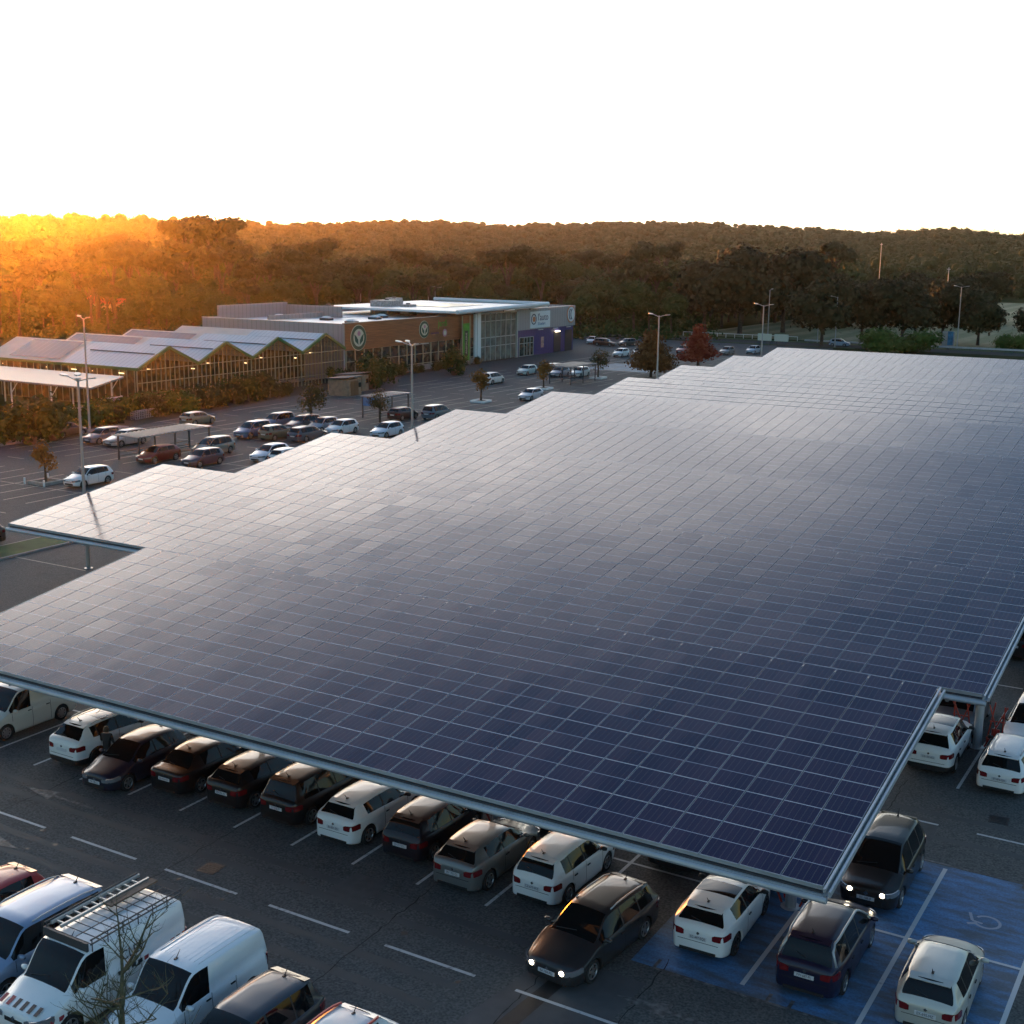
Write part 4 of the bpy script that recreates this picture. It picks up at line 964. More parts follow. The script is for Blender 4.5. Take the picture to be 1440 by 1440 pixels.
# raised parapets and rooftop equipment
bx('raised_parapet', gwall, -142.3, -141.9, 150.5, 166.6, 8.01, 9.65); bx('raised_parapet', gwall2, -141.85, -130.5, 166.3, 166.6, 7.55, 9.3)
bx('roof_step', gwall, -134.4, -134.1, 153, 166.2, 7.55, 8.3); bx('raised_roof', white_roof, -141.8, -130.6, 166.7, 195.8, 7.505, 7.6)
bx('parapet_capping', M['steel'], -142.25, FX-.4, 147.0, 147.4, 8.01, 8.07)
eq = mat('equipment_mat', (.3, .31, .31), .6, var=.3)
for i, (x, y, sx_, sy_, h_, lb) in enumerate(((-131.5, 180.0, 3.6, 4.5, 2.4, 'big pale box unit on the store roof near the timber front'), (-136.5, 170.5, 1.2, 1.4, 1.7, 'small dark fan unit left of the big pale roof box'), (-127.5, 180.6, 1.8, 2.2, 1.8, 'dark machinery unit right of the big pale roof box'), (-139, 192.5, 2.2, 2.2, 2.2, 'rear ventilation unit beside the overhanging white roof'))):
    e_ = empty('rooftop_unit', (x, y, 7.5), 0, lb, 'roof unit'); mb = MB(); mb.box(-sx_/2, sx_/2, -sy_/2, sy_/2, .15, h_); mb.build('casing', eq if i != 1 else M['steel_dark'], e_)
    mb = MB(); mb.lathe([(0, h_+.2), (.35, h_+.2), (.4, h_), (.3, h_+.0)], 12); mb.build('fan_cowl', M['steel_dark'], e_)
    mb = MB(); mb.box(-sx_/2-.1, sx_/2+.1, -sy_/2, -sy_/2+.15, 0, .14); mb.box(-sx_/2-.1, sx_/2+.1, sy_/2-.15, sy_/2, 0, .14); mb.build('base_rail', M['steel_dark'], e_)
for i, (x, y) in enumerate(((-120.5, 156), (-126, 171), (-128.5, 160), (-138, 160), (-124.3, 166.9))):
    e_ = empty('rooflight_dome', (x, y, 7.5), 0, ['white rooflight nearest the large round sign on the store roof', 'white rooflight nearest the big pale roof box', 'white rooflight in the middle of the store roof', 'white rooflight farthest left on the store roof', 'white rooflight halfway along the timber front'][i], 'rooflight', 'rooflights on the store roof')
    mb = MB(); mb.box(-.9, .9, -.6, .6, 0, .35); mb.build('kerb_frame', M['steel_dark'], e_)
    mb = MB(); mb.add([(-.85, -.55, .36), (.85, -.55, .36), (.85, .55, .36), (-.85, .55, .36), (-.4, -.25, .62), (.4, -.25, .62), (.4, .25, .62), (-.4, .25, .62)], [(4, 5, 6, 7), (0, 1, 5, 4), (1, 2, 6, 5), (2, 3, 7, 6), (3, 0, 4, 7)]); mb.build('dome', M['white_trim'], e_)

# signs
gr_d = mat('logo_green_mat', (.012, .06, .035), .5); crm = mat('logo_cream_mat', (.55, .55, .45), .5); lime = mat('banner_green_mat', (.06, .25, .02), .6, var=.4, vscale=1.2); pink = mat('logo_pink_mat', (.42, .20, .28), .5)
wsg = mat('sign_white_mat', (.62, .66, .68), .5); blu = mat('sign_blue_mat', (.03, .12, .3), .5); nav = mat('sign_navy_mat', (.012, .02, .07), .5); org = mat('sign_orange_mat', (.5, .18, .08), .5); purp = mat('sign_purple_mat', (.12, .04, .12), .5)
def disc(name, r, x, m, par, n=28, sy_=1.): mb = MB(); mb.lathe([(0, x-.04), (r, x-.04), (r, x), (0, x)], n, axis='x'); return mb.build(name, m, par)
def strip(name, pts, wd, x, m, par):
    mb = MB()
    for (a, b_) in zip(pts, pts[1:]):
        d = Vector((b_[0]-a[0], b_[1]-a[1])); n = Vector((-d.y, d.x)).normalized()
        wa, wb = (wd, wd) if not isinstance(wd, tuple) else wd
        mb.add([(x, a[0]-n.x*wa/2, a[1]-n.y*wa/2), (x, b_[0]-n.x*wb/2, b_[1]-n.y*wb/2), (x, b_[0]+n.x*wb/2, b_[1]+n.y*wb/2), (x, a[0]+n.x*wa/2, a[1]+n.y*wa/2)], [(0, 1, 2, 3)])
    return mb.build(name, m, par)
def logo(y, z, r, lb):
    e_ = empty('round_sign', (FX+.22, y, z), 0, lb, 'sign', 'round green signs on the timber front')
    disc('rim', r, .05, crm, e_); disc('green_ring', r*.95, .09, gr_d, e_); disc('cream_disc', r*.68, .13, crm, e_)
    for sg in (1, -1):
        mb = MB(); pts = [(sg*.08*r, -.55*r), (sg*.5*r, -.25*r), (sg*.6*r, .3*r), (sg*.33*r, .12*r), (sg*.12*r, -.15*r)]
        mb.add([(.15, a, b_) for a, b_ in pts], [tuple(range(5)) if sg > 0 else (4, 3, 2, 1, 0)]); mb.build('leaf', gr_d, e_)
    mb = MB(); mb.lathe([(0, .12), (.19*r, .12), (.19*r, .16), (0, .16)], 14, c=(0, 0, .33*r), axis='x'); mb.build('flower', pink, e_)
logo(150.1, 5.95, 1.85, 'large round green sign with white leaf emblem at the near end of the timber front')
logo(166.8, 6.3, 1.35, 'smaller round green sign with white leaf emblem midway along the timber front')
e_ = tag(text_obj('green_lettering', 'jardi', 1.5, lime, None, (FX+.23, 172.0, 7.0), (R(90), 0, R(90)), .02), 'faint green lettering on the timber front right of the smaller round sign', 'lettering')
e_ = tag(text_obj('purple_lettering', 'animalerie', .55, purp, None, (FX+.23, 169.8, 5.6), (R(90), 0, R(90)), .02), 'small purple lettering beneath the green lettering on timber', 'lettering')
e_ = empty('pink_sign', (FX+.22, 172.6, 5.5), 0, 'small pink round sign at the end of the purple lettering', 'sign'); disc('disc', .6, .05, pink, e_); disc('inner_ring', .35, .08, crm, e_)
e_ = empty('banner_frame', (FX+1.2, 177.4, 0), 0, 'tall green vertical banner between two pale posts beside the entrance', 'banner')
mb = MB(); mb.box(-.03, .03, -.95, .95, .8, 6.8); mb.build('banner', lime, e_)
mb = MB(); mb.box(.04, .05, -.5, .5, 1.6, 5.6); mb.build('dark_panel', mat('banner_dark_mat', (.015, .03, .015), .6), e_)
text_obj('banner_text', 'ANIMALERIE', .62, crm, e_, (.07, 0, 3.6), (R(90), R(-90), R(90)), .004)
for y in (-1.15, 1.15): mb = MB(); mb.tube([(0, y, 0), (0, y, 8.0)], .09, 8); mb.build('post', mull, e_)
e_ = empty('workshop_sign', (FX+.32, 203.2, 6.3), 0, 'white sign board reading l\'auto on the grey workshop wall', 'sign')
mb = MB(); mb.box(0, .08, -3.6, 3.6, -1.45, 1.45); mb.build('board', wsg, e_)
text_obj('main_text', "l'auto", 1.75, nav, e_, (.1, .95, .35), (R(90), 0, R(90)), .01); text_obj('small_text', 'E.Leclerc', .75, blu, e_, (.1, .5, -.75), (R(90), 0, R(90)), .01)
mb = MB(); mb.lathe([(.75, .09), (.95, .09), (.95, .12), (.75, .12)], 20, c=(0, -2.4, .1), axis='x'); mb.build('logo_ring', nav, e_)
mb = MB(); mb.lathe([(0, .085), (.5, .085), (.5, .115), (0, .115)], 14, c=(0, -2.3, .1), axis='x'); mb.build('logo_centre', org, e_)
e_ = empty('corner_round_sign', (FX+.32, 214.9, 6.75), 0, 'orange and white round sign with dark arcs at the workshop corner', 'sign')
disc('orange_disc', 1.6, .05, org, e_); disc('white_disc', 1.35, .09, wsg, e_)
for q in (-.45, .2):
    mb = MB(); pts = [(q+1.0*math.cos(a)*.8+.35, 1.0*math.sin(a)) for a in np.linspace(R(110), R(250), 9)]
    o_ = strip('dark_arc', pts, .3, .11, nav, e_)

# wooden sheds, white wall, cart pen, gate
wood = mat('shed_wood_mat', (.26, .19, .13), .8, var=.25, vscale=2)
for i, (x, y, lb) in enumerate(((-104.0, 133.0, 'small wooden garden shed with brown doors left of the pair'), (-106.2, 137.5, 'small wooden garden shed with a window right of the pair'))):
    e_ = empty('garden_shed', (x, y, 0), R(4), lb, 'shed', 'garden sheds on show by the greenhouse')
    mb = MB(); mb.box(-1.5, 1.5, -1.6, 1.6, 0, 2.1); mb.build('wall', wood, e_)
    mb = MB(); mb.add([(-1.8, -1.9, 2.12), (1.8, -1.9, 2.4), (1.8, 1.9, 2.4), (-1.8, 1.9, 2.12), (-1.8, -1.9, 2.22), (1.8, -1.9, 2.5), (1.8, 1.9, 2.5), (-1.8, 1.9, 2.22)], [(3, 2, 1, 0), (4, 5, 6, 7), (0, 1, 5, 4), (1, 2, 6, 5), (2, 3, 7, 6), (3, 0, 4, 7)]); mb.build('roof', M['steel_dark'], e_)
    mb = MB(); mb.box(1.51, 1.56, -.9, -.05, .05, 1.9); mb.box(1.51, 1.56, .0, .85, .05, 1.9) if i == 0 else None; mb.build('door', mat('shed_door_mat%d' % i, (.16, .08, .035), .7), e_)
    mb = MB(); mb.box(1.51, 1.55, .95, 1.45, 1.0, 1.6); mb.build('window', sglass, e_)
e_ = empty('white_boundary_wall', (-112, 84, 0), 0, 'long low white wall behind the bushes at left', 'wall')
mb = MB(); mb.box(-.1, .1, -16, 15.5, 0, 1.5); mb.build('panel', mat('white_wall_mat', (.5, .5, .48), .7, var=.1), e_)
mb = MB(); mb.box(-.16, .16, -16, 15.5, 1.51, 1.6); mb.build('coping', conc, e_)
e_ = empty('white_gate', (-112, 101, 0), 0, 'open white rectangular gate frame at the end of the low white wall', 'gate')
mb = MB()
for y in (-1.6, 1.6): mb.box(-.08, .08, y-.1, y+.1, 0, 2.2)
mb.build('posts', M['white_trim'], e_); mb = MB(); mb.box(-.06, .06, -1.45, 1.45, 2.0, 2.15); mb.box(-.06, .06, -1.45, 1.45, .4, .5); mb.build('rails', M['white_trim'], e_)
mb = MB(); mb.box(-.02, .02, -1.45, 1.45, .55, 1.9); mb.build('infill', gwall, e_)
e_ = empty('shopping_carts', (-107.6, 101.6, 0), R(8), 'row of nested wire shopping carts by the bushes', 'shopping carts')
for j in range(8):
    c_ = MB(); y = -1.4+j*.38
    for dx in (-.3, .3): c_.tube([(dx, y-.35, .15), (dx, y+.35, .15), (dx, y+.4, 1.0), (dx, y-.35, .9), (dx, y-.35, .15)], .02, 4)
    for z in (.4, .6, .8): c_.tube([(-.3, y-.35, z), (.3, y-.35, z)], .015, 4); c_.tube([(-.3, y-.35, z), (-.3, y+.4, z)], .012, 4)
    c_.tube([(-.3, y+.4, 1.0), (.3, y+.4, 1.0)], .025, 4); c_.build('cart_frame', M['steel'], e_)

# trolley shelters in the left lot
def shelter(x, y, rz, lx, ly, h, lb, sign=False, col=(.42, .46, .5)):
    e_ = empty('trolley_shelter', (x, y, 0), rz, lb, 'trolley shelter', 'trolley shelters in the left car park')
    mb = MB()
    mb.box(-lx/2-.2, lx/2+.2, -ly/2-.2, ly/2+.2, h, h+.1)
    n_ = int(ly/.5)
    for j in range(n_): mb.box(-lx/2-.15, lx/2+.15, -ly/2+j*.5, -ly/2+j*.5+.12, h+.102, h+.16)
    mb.build('roof', mat('shelter_roof_mat', tuple(c_*.45 for c_ in col), .4, .3), e_)
    npst = 3 if ly > 6 else 2
    for i_ in (-1, 1):
        for j in range(npst): mb = MB(); yy = -ly/2+ly*j/(npst-1); mb.box(i_*lx/2-.06, i_*lx/2+.06, yy-.06, yy+.06, 0, h); mb.build('post', M['steel_dark'], e_)
    for i_ in (-1, 1): mb = MB(); mb.tube([(i_*lx/2, -ly/2, .7), (i_*lx/2, ly/2, .7)], .04, 6); mb.tube([(i_*lx/2, -ly/2, .35), (i_*lx/2, ly/2, .35)], .04, 6); mb.build('side_rail', M['steel_dark'], e_)
    if sign: mb = MB(); mb.box(-lx/2+.1, lx/2-.1, -ly/2-.08, -ly/2-.02, h-.95, h-.05); mb.build('sign_board', mat('shelter_sign_mat', (.06, .2, .42), .5, var=.3, vscale=1.5), e_)
shelter(-87.6, 85.2, 0, 2.6, 8.8, 2.2, 'long dark-framed trolley shelter beside the red car')
shelter(-87.2, 119.0, 0, 2.3, 5.6, 2.4, 'small trolley shelter with a blue sign board', True, (.2, .28, .4))
shelter(-87.3, 164.5, 0, 3.4, 7.5, 2.5, 'trolley shelter with dark posts near the purple workshop', False, (.3, .36, .42))

# ------------------------------------------------------------------ street lamps
def lamp_post(x, y, h, heads, lb, rz=0., grp='tall lamp posts of the car park', r=.11, head=.75):
    e_ = empty('street_lamp', (x, y, 0), rz, lb, 'street lamp', grp)
    mb = MB(); mb.lathe([(0, 0), (.26, 0), (.26, .05), (r*1.15, .06), (r*.62, h), (0, h)], 12); mb.build('pole', M['pole'], e_, smooth=False)
    for i in range(heads):
        a = math.pi*(i % 2)+(0 if heads <= 2 else (.28 if i < 2 else -.28)); dx, dy = math.cos(a), math.sin(a)
        mb = MB(); mb.tube([(0, 0, h-.12), (dx*.6, dy*.6, h+.02), (dx*1.1, dy*1.1, h+.12)], .035, 6); ar_ = mb.build('arm', M['pole'], e_)
        mb = MB(); Mx = Matrix.Translation((dx*1.1, dy*1.1, h+.13)) @ Matrix.Rotation(a, 4, 'Z') @ Matrix.Rotation(-.12, 4, 'Y')
        n8 = 10; prof = []
        vs = []
        for z in (-.05, .05):
            for j in range(n8):
                q = 2*math.pi*j/n8; vs.append(Mx @ Vector((head/2+head/2*math.cos(q), .17*math.sin(q)*(1.15-.25*math.cos(q)), z*(.6 if z > 0 else 1))))
        mb.add(vs, [tuple(range(n8-1, -1, -1)), tuple(range(n8, 2*n8))]+[(j, (j+1) % n8, n8+(j+1) % n8, n8+j) for j in range(n8)]); mb.build('lamp_head', M['lamp_head'], e_)
lamp_post(-60.3, 52.0, 11.4, 4, 'four-headed lamp post piercing the left end of the second canopy', R(-25))
lamp_post(-99.1, 86.57, 12.0, 2, 'two-headed lamp post standing between the dark hatchback and the silver car', R(-25))
lamp_post(-60.3, 85.9, 11.4, 4, 'four-headed lamp post in the middle of the canopy edge', R(-25))
lamp_post(-60.6, 134.6, 11.7, 2, 'two-headed lamp post in front of the brown autumn tree', R(-25))
lamp_post(-60.6, 168.6, 11.7, 2, 'two-headed lamp post behind the two white road signs', R(-25))
lamp_post(-83.2, 264.8, 11.6, 1, 'tall single-arm lamp post left of the pair by the road', 0)
lamp_post(-76.4, 254.6, 9.9, 1, 'shorter single-arm lamp post right of the pair by the road', R(180))
lamp_post(-55.7, 267.7, 12.1, 2, 'two-headed lamp post in front of the dark trees at right', R(-25))
lamp_post(-94.6, 266.5, 10.5, 1, 'thin lamp post on the verge left of the white road signs', R(90))
for (x, h, lb) in ((-208.6, 9.2, 'lone lamp post behind the pale storage block'), (-190.3, 10., 'lamp post behind the store roof, left of three'), (-184.2, 9.1, 'lamp post behind the store roof, just right of the left one'), (-170.8, 9.5, 'lamp post behind the overhanging roof, left of a close pair'), (-168.9, 9.4, 'lamp post behind the overhanging roof, right of a close pair')):
    lamp_post(x, 250, h, 1, lb, 0, 'lamp posts behind the shops', .09)
# pale utility masts in the wood
for x, y, h, lb in ((-113, 420, 21, 'pale mast poking out of the trees above the red tree'), (-72, 330, 15, 'pale mast among the dark trees in the middle right'), (-36, 345, 14, 'pale mast near the field edge, left of two'), (-33.5, 340, 10, 'pale mast near the field edge, right of two')):
    e_ = empty('mast', (x, y, hill(x, y)), 0, lb, 'mast', 'pale masts in the wood'); mb = MB(); mb.tube([(0, 0, 0), (0, 0, h)], [.16, .1], 8); mb.build('pole', M['pole'], e_); mb = MB(); mb.box(-.4, .4, -.05, .05, h-.5, h-.4); mb.build('crossbar', M['white_trim'], e_)
# road signs
for i, (x, lb) in enumerate(((-89.9, 'white blank road sign board, left of the pair'), (-86.4, 'white blank road sign board, right of the pair'))):
    e_ = empty('road_sign', (x, 251.5, 0), 0, lb, 'road sign', 'white road sign boards by the verge'); mb = MB(); mb.box(-1.45, 1.45, -.03, .03, .9, 2.3); mb.build('board', mat('blank_sign_mat%d' % i, (.52, .52, .42), .6), e_)
    for dx in (-1, 1): mb = MB(); mb.box(dx-.05, dx+.05, .035, .1, 0, 2.2); mb.build('post', M['steel_dark'], e_)
e_ = empty('roadside_poster_panel', (-56.4, 262.8, 0), R(-10), 'white and blue poster panel at the foot of the lamp post by the dark trees', 'poster panel')
mb = MB(); mb.box(-1.2, 1.2, -.12, .12, .5, 3.6); mb.build('board', conc, e_); mb = MB(); mb.box(-.1, 1.0, -.15, -.125, .9, 3.6); mb.build('poster', mat('poster_blue_mat', (.03, .14, .25), .5, var=.6, vscale=1.2), e_); mb = MB(); mb.box(-.15, .15, -.1, .1, 0, .5); mb.build('foot', M['steel_dark'], e_)
e_ = empty('guard_rail', (-40, 261.9, 0), 0, 'long low grey roadside guard rail beyond the farthest canopy', 'guard rail')
mb = MB(); mb.box(-45, 60, -.05, .05, .45, .8); mb.build('rail', M['steel'], e_)
for j in range(26): mb = MB(); mb.box(-44+j*4-.06, -44+j*4+.06, .06, .16, 0, .75); mb.build('post', M['steel_dark'], e_)
e_ = empty('white_rail_fence', (-100, 266.5, 0), 0, 'thin pale rail fence along the green verge', 'fence')
mb = MB(); mb.box(-14, 12, -.04, .04, .85, .95); mb.build('rail', M['white_trim'], e_)
for j in range(14): mb = MB(); mb.box(-14+j*2-.04, -14+j*2+.04, -.12, -.045, 0, .9); mb.build('post', M['white_trim'], e_)
# red-roofed house in the wood
hs = empty('house', (-268, 246, hill(-268, 246)), R(35), 'red-roofed house half hidden in the wood at left', 'house')
mb = MB(); mb.box(-8, 8, -5, 5, 0, 3.2); mb.build('wall', mat('render_wall_mat', (.4, .34, .28), .8), hs)
mb = MB(); mb.add([(-9, -6, 3.0), (9, -6, 3.0), (9, 6, 3.0), (-9, 6, 3.0), (-5, 0, 6.2), (5, 0, 6.2)], [(0, 1, 5, 4), (1, 2, 5), (2, 3, 4, 5), (3, 0, 4), (3, 2, 1, 0)]); rf = mb.build('roof', mat('red_tile_mat', (.25, .07, .04), .8, var=.2), hs)
mb = MB(); mb.box(-2.4, -1.7, -.4, .4, 5.4, 7.2); mb.build('chimney', M['white_trim'], rf)
for x in (-5, 0, 4.5): mb = MB(); mb.box(x, x+1.3, -5.05, -5.01, 1, 2.3); mb.build('window', sglass, hs)
# white planters under the small trees
for i, (x, y, lb) in enumerate(((-85.4, 136.6, 'white kerb planter under the orange tree'), (-86.3, 154.2, 'white kerb planter under the slim bare tree'), (-86.8, 171.6, 'white kerb planter under the tree by the dark-post shelter'), (-84.9, 69.4, 'low planter with white stub posts left of the white hatchback'))):
    e_ = empty('tree_planter', (x, y, 0), 0, lb, 'planter', 'kerb planters in the left car park')
    mb = MB()
    for (a, b_, c_, d_) in ((-1, 1, -1, -.8), (-1, 1, .8, 1), (-1, -.8, -.79, .79), (.8, 1, -.79, .79)): mb.box(a, b_, c_, d_, 0, .28)
    mb.build('kerb_ring', M['white_trim'] if i < 3 else conc, e_); mb = MB(); mb.box(-.78, .78, -.78, .78, .0, .2); mb.build('soil', mat('planter_soil_mat%d' % i, (.06, .04, .025), .9), e_)
    if i == 3:
        for dx in (-1, 1):
            for dy in (-1, 1): mb = MB(); mb.tube([(dx*1.15, dy*1.15, 0), (dx*1.15, dy*1.15, .55)], .08, 8); mb.build('stub_post', M['white_trim'], e_)

# ------------------------------------------------------------------ cars in the left lot
LL = 'cars parked in the left car park'
def lc(kind, x, y, rz, col, lb, **k): return car(kind, x, y, rz, col, lb, group=LL, full=False, **k)
lc('hatch', -81.6, 70.9, 0, (.66, .67, .66), 'white hatchback alone beside the left lamp post')
lc('hatch', -104.0, 88.0, PI, (.03, .028, .027), 'dark hatchback parked against the bushes at left')
lc('hatch', -98.0, 87.2, 0, (.20, .17, .19), 'mauve-grey hatchback left of the long trolley shelter')
lc('estate', -95.0, 87.4, 0, (.33, .32, .31), 'silver estate partly behind the long trolley shelter')
lc('hatch3', -85.4, 82.2, 0, (.17, .02, .014), 'red hatchback in front of the long trolley shelter', metal=.3)
lc('hatch3', -99.6, 101.8, PI, (.28, .22, .15), 'beige hatchback parked near the shopping carts', metal=.3)
lc('mpv', -84.2, 87.9, 0, (.25, .23, .20), 'silver people carrier right of the red hatchback', metal=.3)
lc('hatch', -80.7, 82.9, 0, (.05, .04, .06), 'small dark car closest to the canopy, right of the red hatchback')
lc('mpv', -88.5, 98.2, 0, (.20, .19, .26), 'silver-blue people carrier, left end of the middle group', metal=.3)
lc('mpv', -90.8, 104.6, 0, (.14, .14, .19), 'grey-blue people carrier behind the silver-blue one')
lc('hatch', -85.8, 98.6, PI, (.16, .15, .10), 'olive hatchback seen from behind in the middle group', metal=.3)
lc('estate', -88.0, 105.4, 0, (.035, .04, .055), 'navy estate beside the olive green tree')
lc('estate', -82.6, 99.6, PI, (.08, .085, .10), 'dark grey estate seen from behind, right of the olive hatchback')
lc('hatch', -85.3, 105.3, 0, (.30, .30, .33), 'silver hatchback right of the navy estate', metal=.3)
lc('hatch', -82.6, 105.0, 0, (.64, .64, .63), 'white hatchback at the right end of the middle group')
lc('hatch', -77.6, 88.2, 0, (.68, .70, .74), 'white hatchback nearest the canopy step, left of a twin')
lc('hatch', -75.0, 87.8, PI, (.70, .70, .68), 'white hatchback half hidden by the canopy step')
lc('hatch3', -84.0, 117.9, PI, (.035, .018, .02), 'dark maroon hatchback near the blue-signed shelter')
lc('hatch', -77.7, 106.2, 0, (.60, .64, .70), 'pale hatchback just above the canopy edge')
lc('mpv', -81.2, 120.6, PI, (.13, .14, .16), 'small grey van-like car at the canopy edge by the lamp post')
lc('mpv', -95.8, 156.3, PI, (.66, .64, .60), 'white people carrier beside the orange tree')
lc('hatch', -98.2, 170.2, 0, (.50, .58, .54), 'pale green hatchback in front of the bushes')
lc('hatch3', -81.6, 142.5, 0, (.50, .50, .53), 'silver coupe cut by the canopy edge')
lc('mpv', -95.6, 173.4, 0, (.26, .22, .20), 'bronze people carrier behind the pale green hatchback')
lc('hatch', -92.8, 170.6, 0, (.30, .32, .35), 'silver hatchback left of the dark-post shelter')
lc('hatch', -90.3, 172.4, 0, (.66, .66, .64), 'white car behind the dark-post shelter')
lc('hatch', -119.0, 232.2, .3, (.5, .52, .55), 'silver car at far left of the road end')
lc('estate', -114.4, 228.8, PI/2, (.12, .05, .03), 'brown estate parked sideways near the road end')
lc('hatch', -111.0, 231.8, -.4, (.03, .03, .03), 'black car with shiny roof near the road end')
lc('hatch', -101.0, 208.5, 0, (.62, .64, .64), 'white hatchback in front of the blue painted bays')
lc('hatch', -99.0, 212.0, 0, (.55, .55, .55), 'pale car just behind the white hatchback by the blue bays')
lc('hatch', -95.0, 222.5, 0, (.30, .05, .04), 'red car left of the crimson tree')
lc('hatch', -87.3, 224.5, 0, (.22, .20, .19), 'bronze car beyond the canopy tip, left of two')
lc('hatch', -84.2, 229.8, 0, (.33, .38, .45), 'blue-grey car beyond the canopy tip, right of two')
lc('hatch', -92.0, 206.0, PI, (.55, .55, .52), 'white car glimpsed behind the brown autumn tree')
lc('suv', -70.6, 51.5, 0, (.05, .03, .03), 'dark car at the left edge beyond the second canopy corner')
lc('hatch', -105.6, 78.0, PI/2+1.3, (.12, .10, .09), 'dark car nose at the left edge of the photo')
lc('hatch', -76.5, 254.9+3.2, PI/2, (.28, .38, .5), 'light blue car driving on the road beyond the canopies')
sheet('faded_blue_bays', [rect(-96, -84, 184, 196)], mat('faded_blue_mat', (.10, .17, .22), .7, var=.3, vscale=.7), .024)
# ------------------------------------------------------------------ person between two cars
pe = empty('person', (-35.9, 31.35, .02), R(200), 'person in dark jacket standing between the white crossover and the black hatchback', 'person')
def skin_fig():
    J = {'hip': (0, 0, .92), 'sp': (0, 0, 1.12), 'ch': (0, .01, 1.34), 'nk': (0, .01, 1.48), 'hd': (0, -.02, 1.58), 'tp': (0, -.01, 1.70),
         'ls': (-.18, .01, 1.40), 'le': (-.24, .0, 1.13), 'lh': (-.16, -.2, 1.04), 'rs': (.18, .01, 1.40), 're': (.24, -.02, 1.14), 'rh': (.12, -.18, 1.22),
         'lk': (-.10, -.01, .50), 'la': (-.11, .02, .08), 'lt': (-.12, -.14, .04), 'rk': (.10, -.04, .50), 'ra': (.12, .0, .08), 'rt': (.13, -.16, .04)}
    Rd = {'hip': (.15, .11), 'sp': (.14, .10), 'ch': (.17, .11), 'nk': (.06, .06), 'hd': (.085, .10), 'tp': (.075, .085), 'ls': (.07, .07), 'le': (.05, .05), 'lh': (.035, .035), 'rs': (.07, .07), 're': (.05, .05), 'rh': (.035, .035), 'lk': (.07, .07), 'la': (.05, .05), 'lt': (.045, .03), 'rk': (.07, .07), 'ra': (.05, .05), 'rt': (.045, .03)}
    E = [('hip', 'sp'), ('sp', 'ch'), ('ch', 'nk'), ('nk', 'hd'), ('hd', 'tp'), ('ch', 'ls'), ('ls', 'le'), ('le', 'lh'), ('ch', 'rs'), ('rs', 're'), ('re', 'rh'), ('hip', 'lk'), ('lk', 'la'), ('la', 'lt'), ('hip', 'rk'), ('rk', 'ra'), ('ra', 'rt')]
    nm = list(J); me = bpy.data.meshes.new('body'); me.from_pydata([J[n] for n in nm], [(nm.index(a), nm.index(b_)) for a, b_ in E], [])
    o = bpy.data.objects.new('body', me); link(o); sk = o.modifiers.new('s', 'SKIN'); 
    if not me.skin_vertices: 
        bpy.context.view_layer.objects.active = o
        bpy.ops.object.modifier_remove(modifier='s'); bpy.ops.object.modifier_add(type='SKIN')
    for i, n in enumerate(nm): me.skin_vertices[0].data[i].radius = Rd[n]
    me.skin_vertices[0].data[0].use_root = True
    sb = o.modifiers.new('u', 'SUBSURF'); sb.levels = 2; sb.render_levels = 2
    dg = bpy.context.evaluated_depsgraph_get(); m2 = bpy.data.meshes.new_from_object(o.evaluated_get(dg)); bpy.data.objects.remove(o)
    return m2
try:
    m2 = skin_fig(); m2.materials.clear()
    for q in (mat('jacket_mat', (.02, .019, .022), .8), mat('skin_mat', (.35, .2, .14), .6), mat('trousers_mat', (.03, .035, .06), .8), mat('shoe_mat', (.02, .02, .02), .6)): m2.materials.append(q)
    for f_ in m2.polygons:
        z = f_.center.z; f_.use_smooth = True
        f_.material_index = 1 if z > 1.47 or (abs(f_.center.y) > .15 and .9 < z < 1.3) else (0 if z > .86 else (2 if z > .1 else 3))
    o = bpy.data.objects.new('body', m2); link(o, pe)
    mb = MB(); mb.lathe([(.001, 1.735), (.06, 1.72), (.10, 1.66), (.108, 1.59), (.09, 1.52)], 14, c=(0, .012, 0)); mb.build('hair', mat('hair_mat', (.03, .018, .01), .7), pe, smooth=True)
    for dx in (-.032, .032): mb = MB(); mb.lathe([(.001, -.128), (.012, -.122), (.012, -.11)], 8, c=(dx, 0, 1.615), axis='y'); mb.build('eye', M['trim'], pe)
except Exception as ex: print('person', ex)
# ------------------------------------------------------------------ vegetation
def leaf_mat(name, c0, c1, rough=.9, scale=.35):
    m = mat(name, c0, rough); t = NT(m); b = t.n['Principled BSDF']; b.inputs['Specular IOR Level'].default_value = .15
    oi = t.n.new('ShaderNodeObjectInfo'); f = t.maprange(t.noise(t.pos(), scale, 3), .3, .7)
    f2 = t.math('ADD', t.math('MULTIPLY', f, .6), t.math('MULTIPLY', oi.outputs['Random'], .4)); t.l.new(t.mix(f2, (*c0, 1), (*c1, 1)), b.inputs['Base Color']); return m
LM = {'oak': leaf_mat('oak_leaf_mat', (.022, .046, .013), (.050, .082, .024)), 'pine': leaf_mat('pine_needle_mat', (.018, .030, .014), (.045, .055, .022)), 'autumn': leaf_mat('autumn_leaf_mat', (.10, .045, .015), (.17, .085, .03), scale=.9),
      'crimson': leaf_mat('crimson_leaf_mat', (.16, .014, .014), (.26, .05, .02), scale=.8), 'green': leaf_mat('bush_leaf_mat', (.03, .07, .015), (.08, .13, .03), scale=1.), 'rust': leaf_mat('rust_leaf_mat', (.075, .055, .024), (.055, .065, .024)), 'dark': leaf_mat('dark_leaf_mat', (.014, .022, .010), (.035, .042, .018))}
bark = mat('bark_mat', (.045, .037, .028), .9, var=.4, vscale=3); bark_l = mat('pale_bark_mat', (.16, .14, .09), .9, var=.4, vscale=8)
CS = []
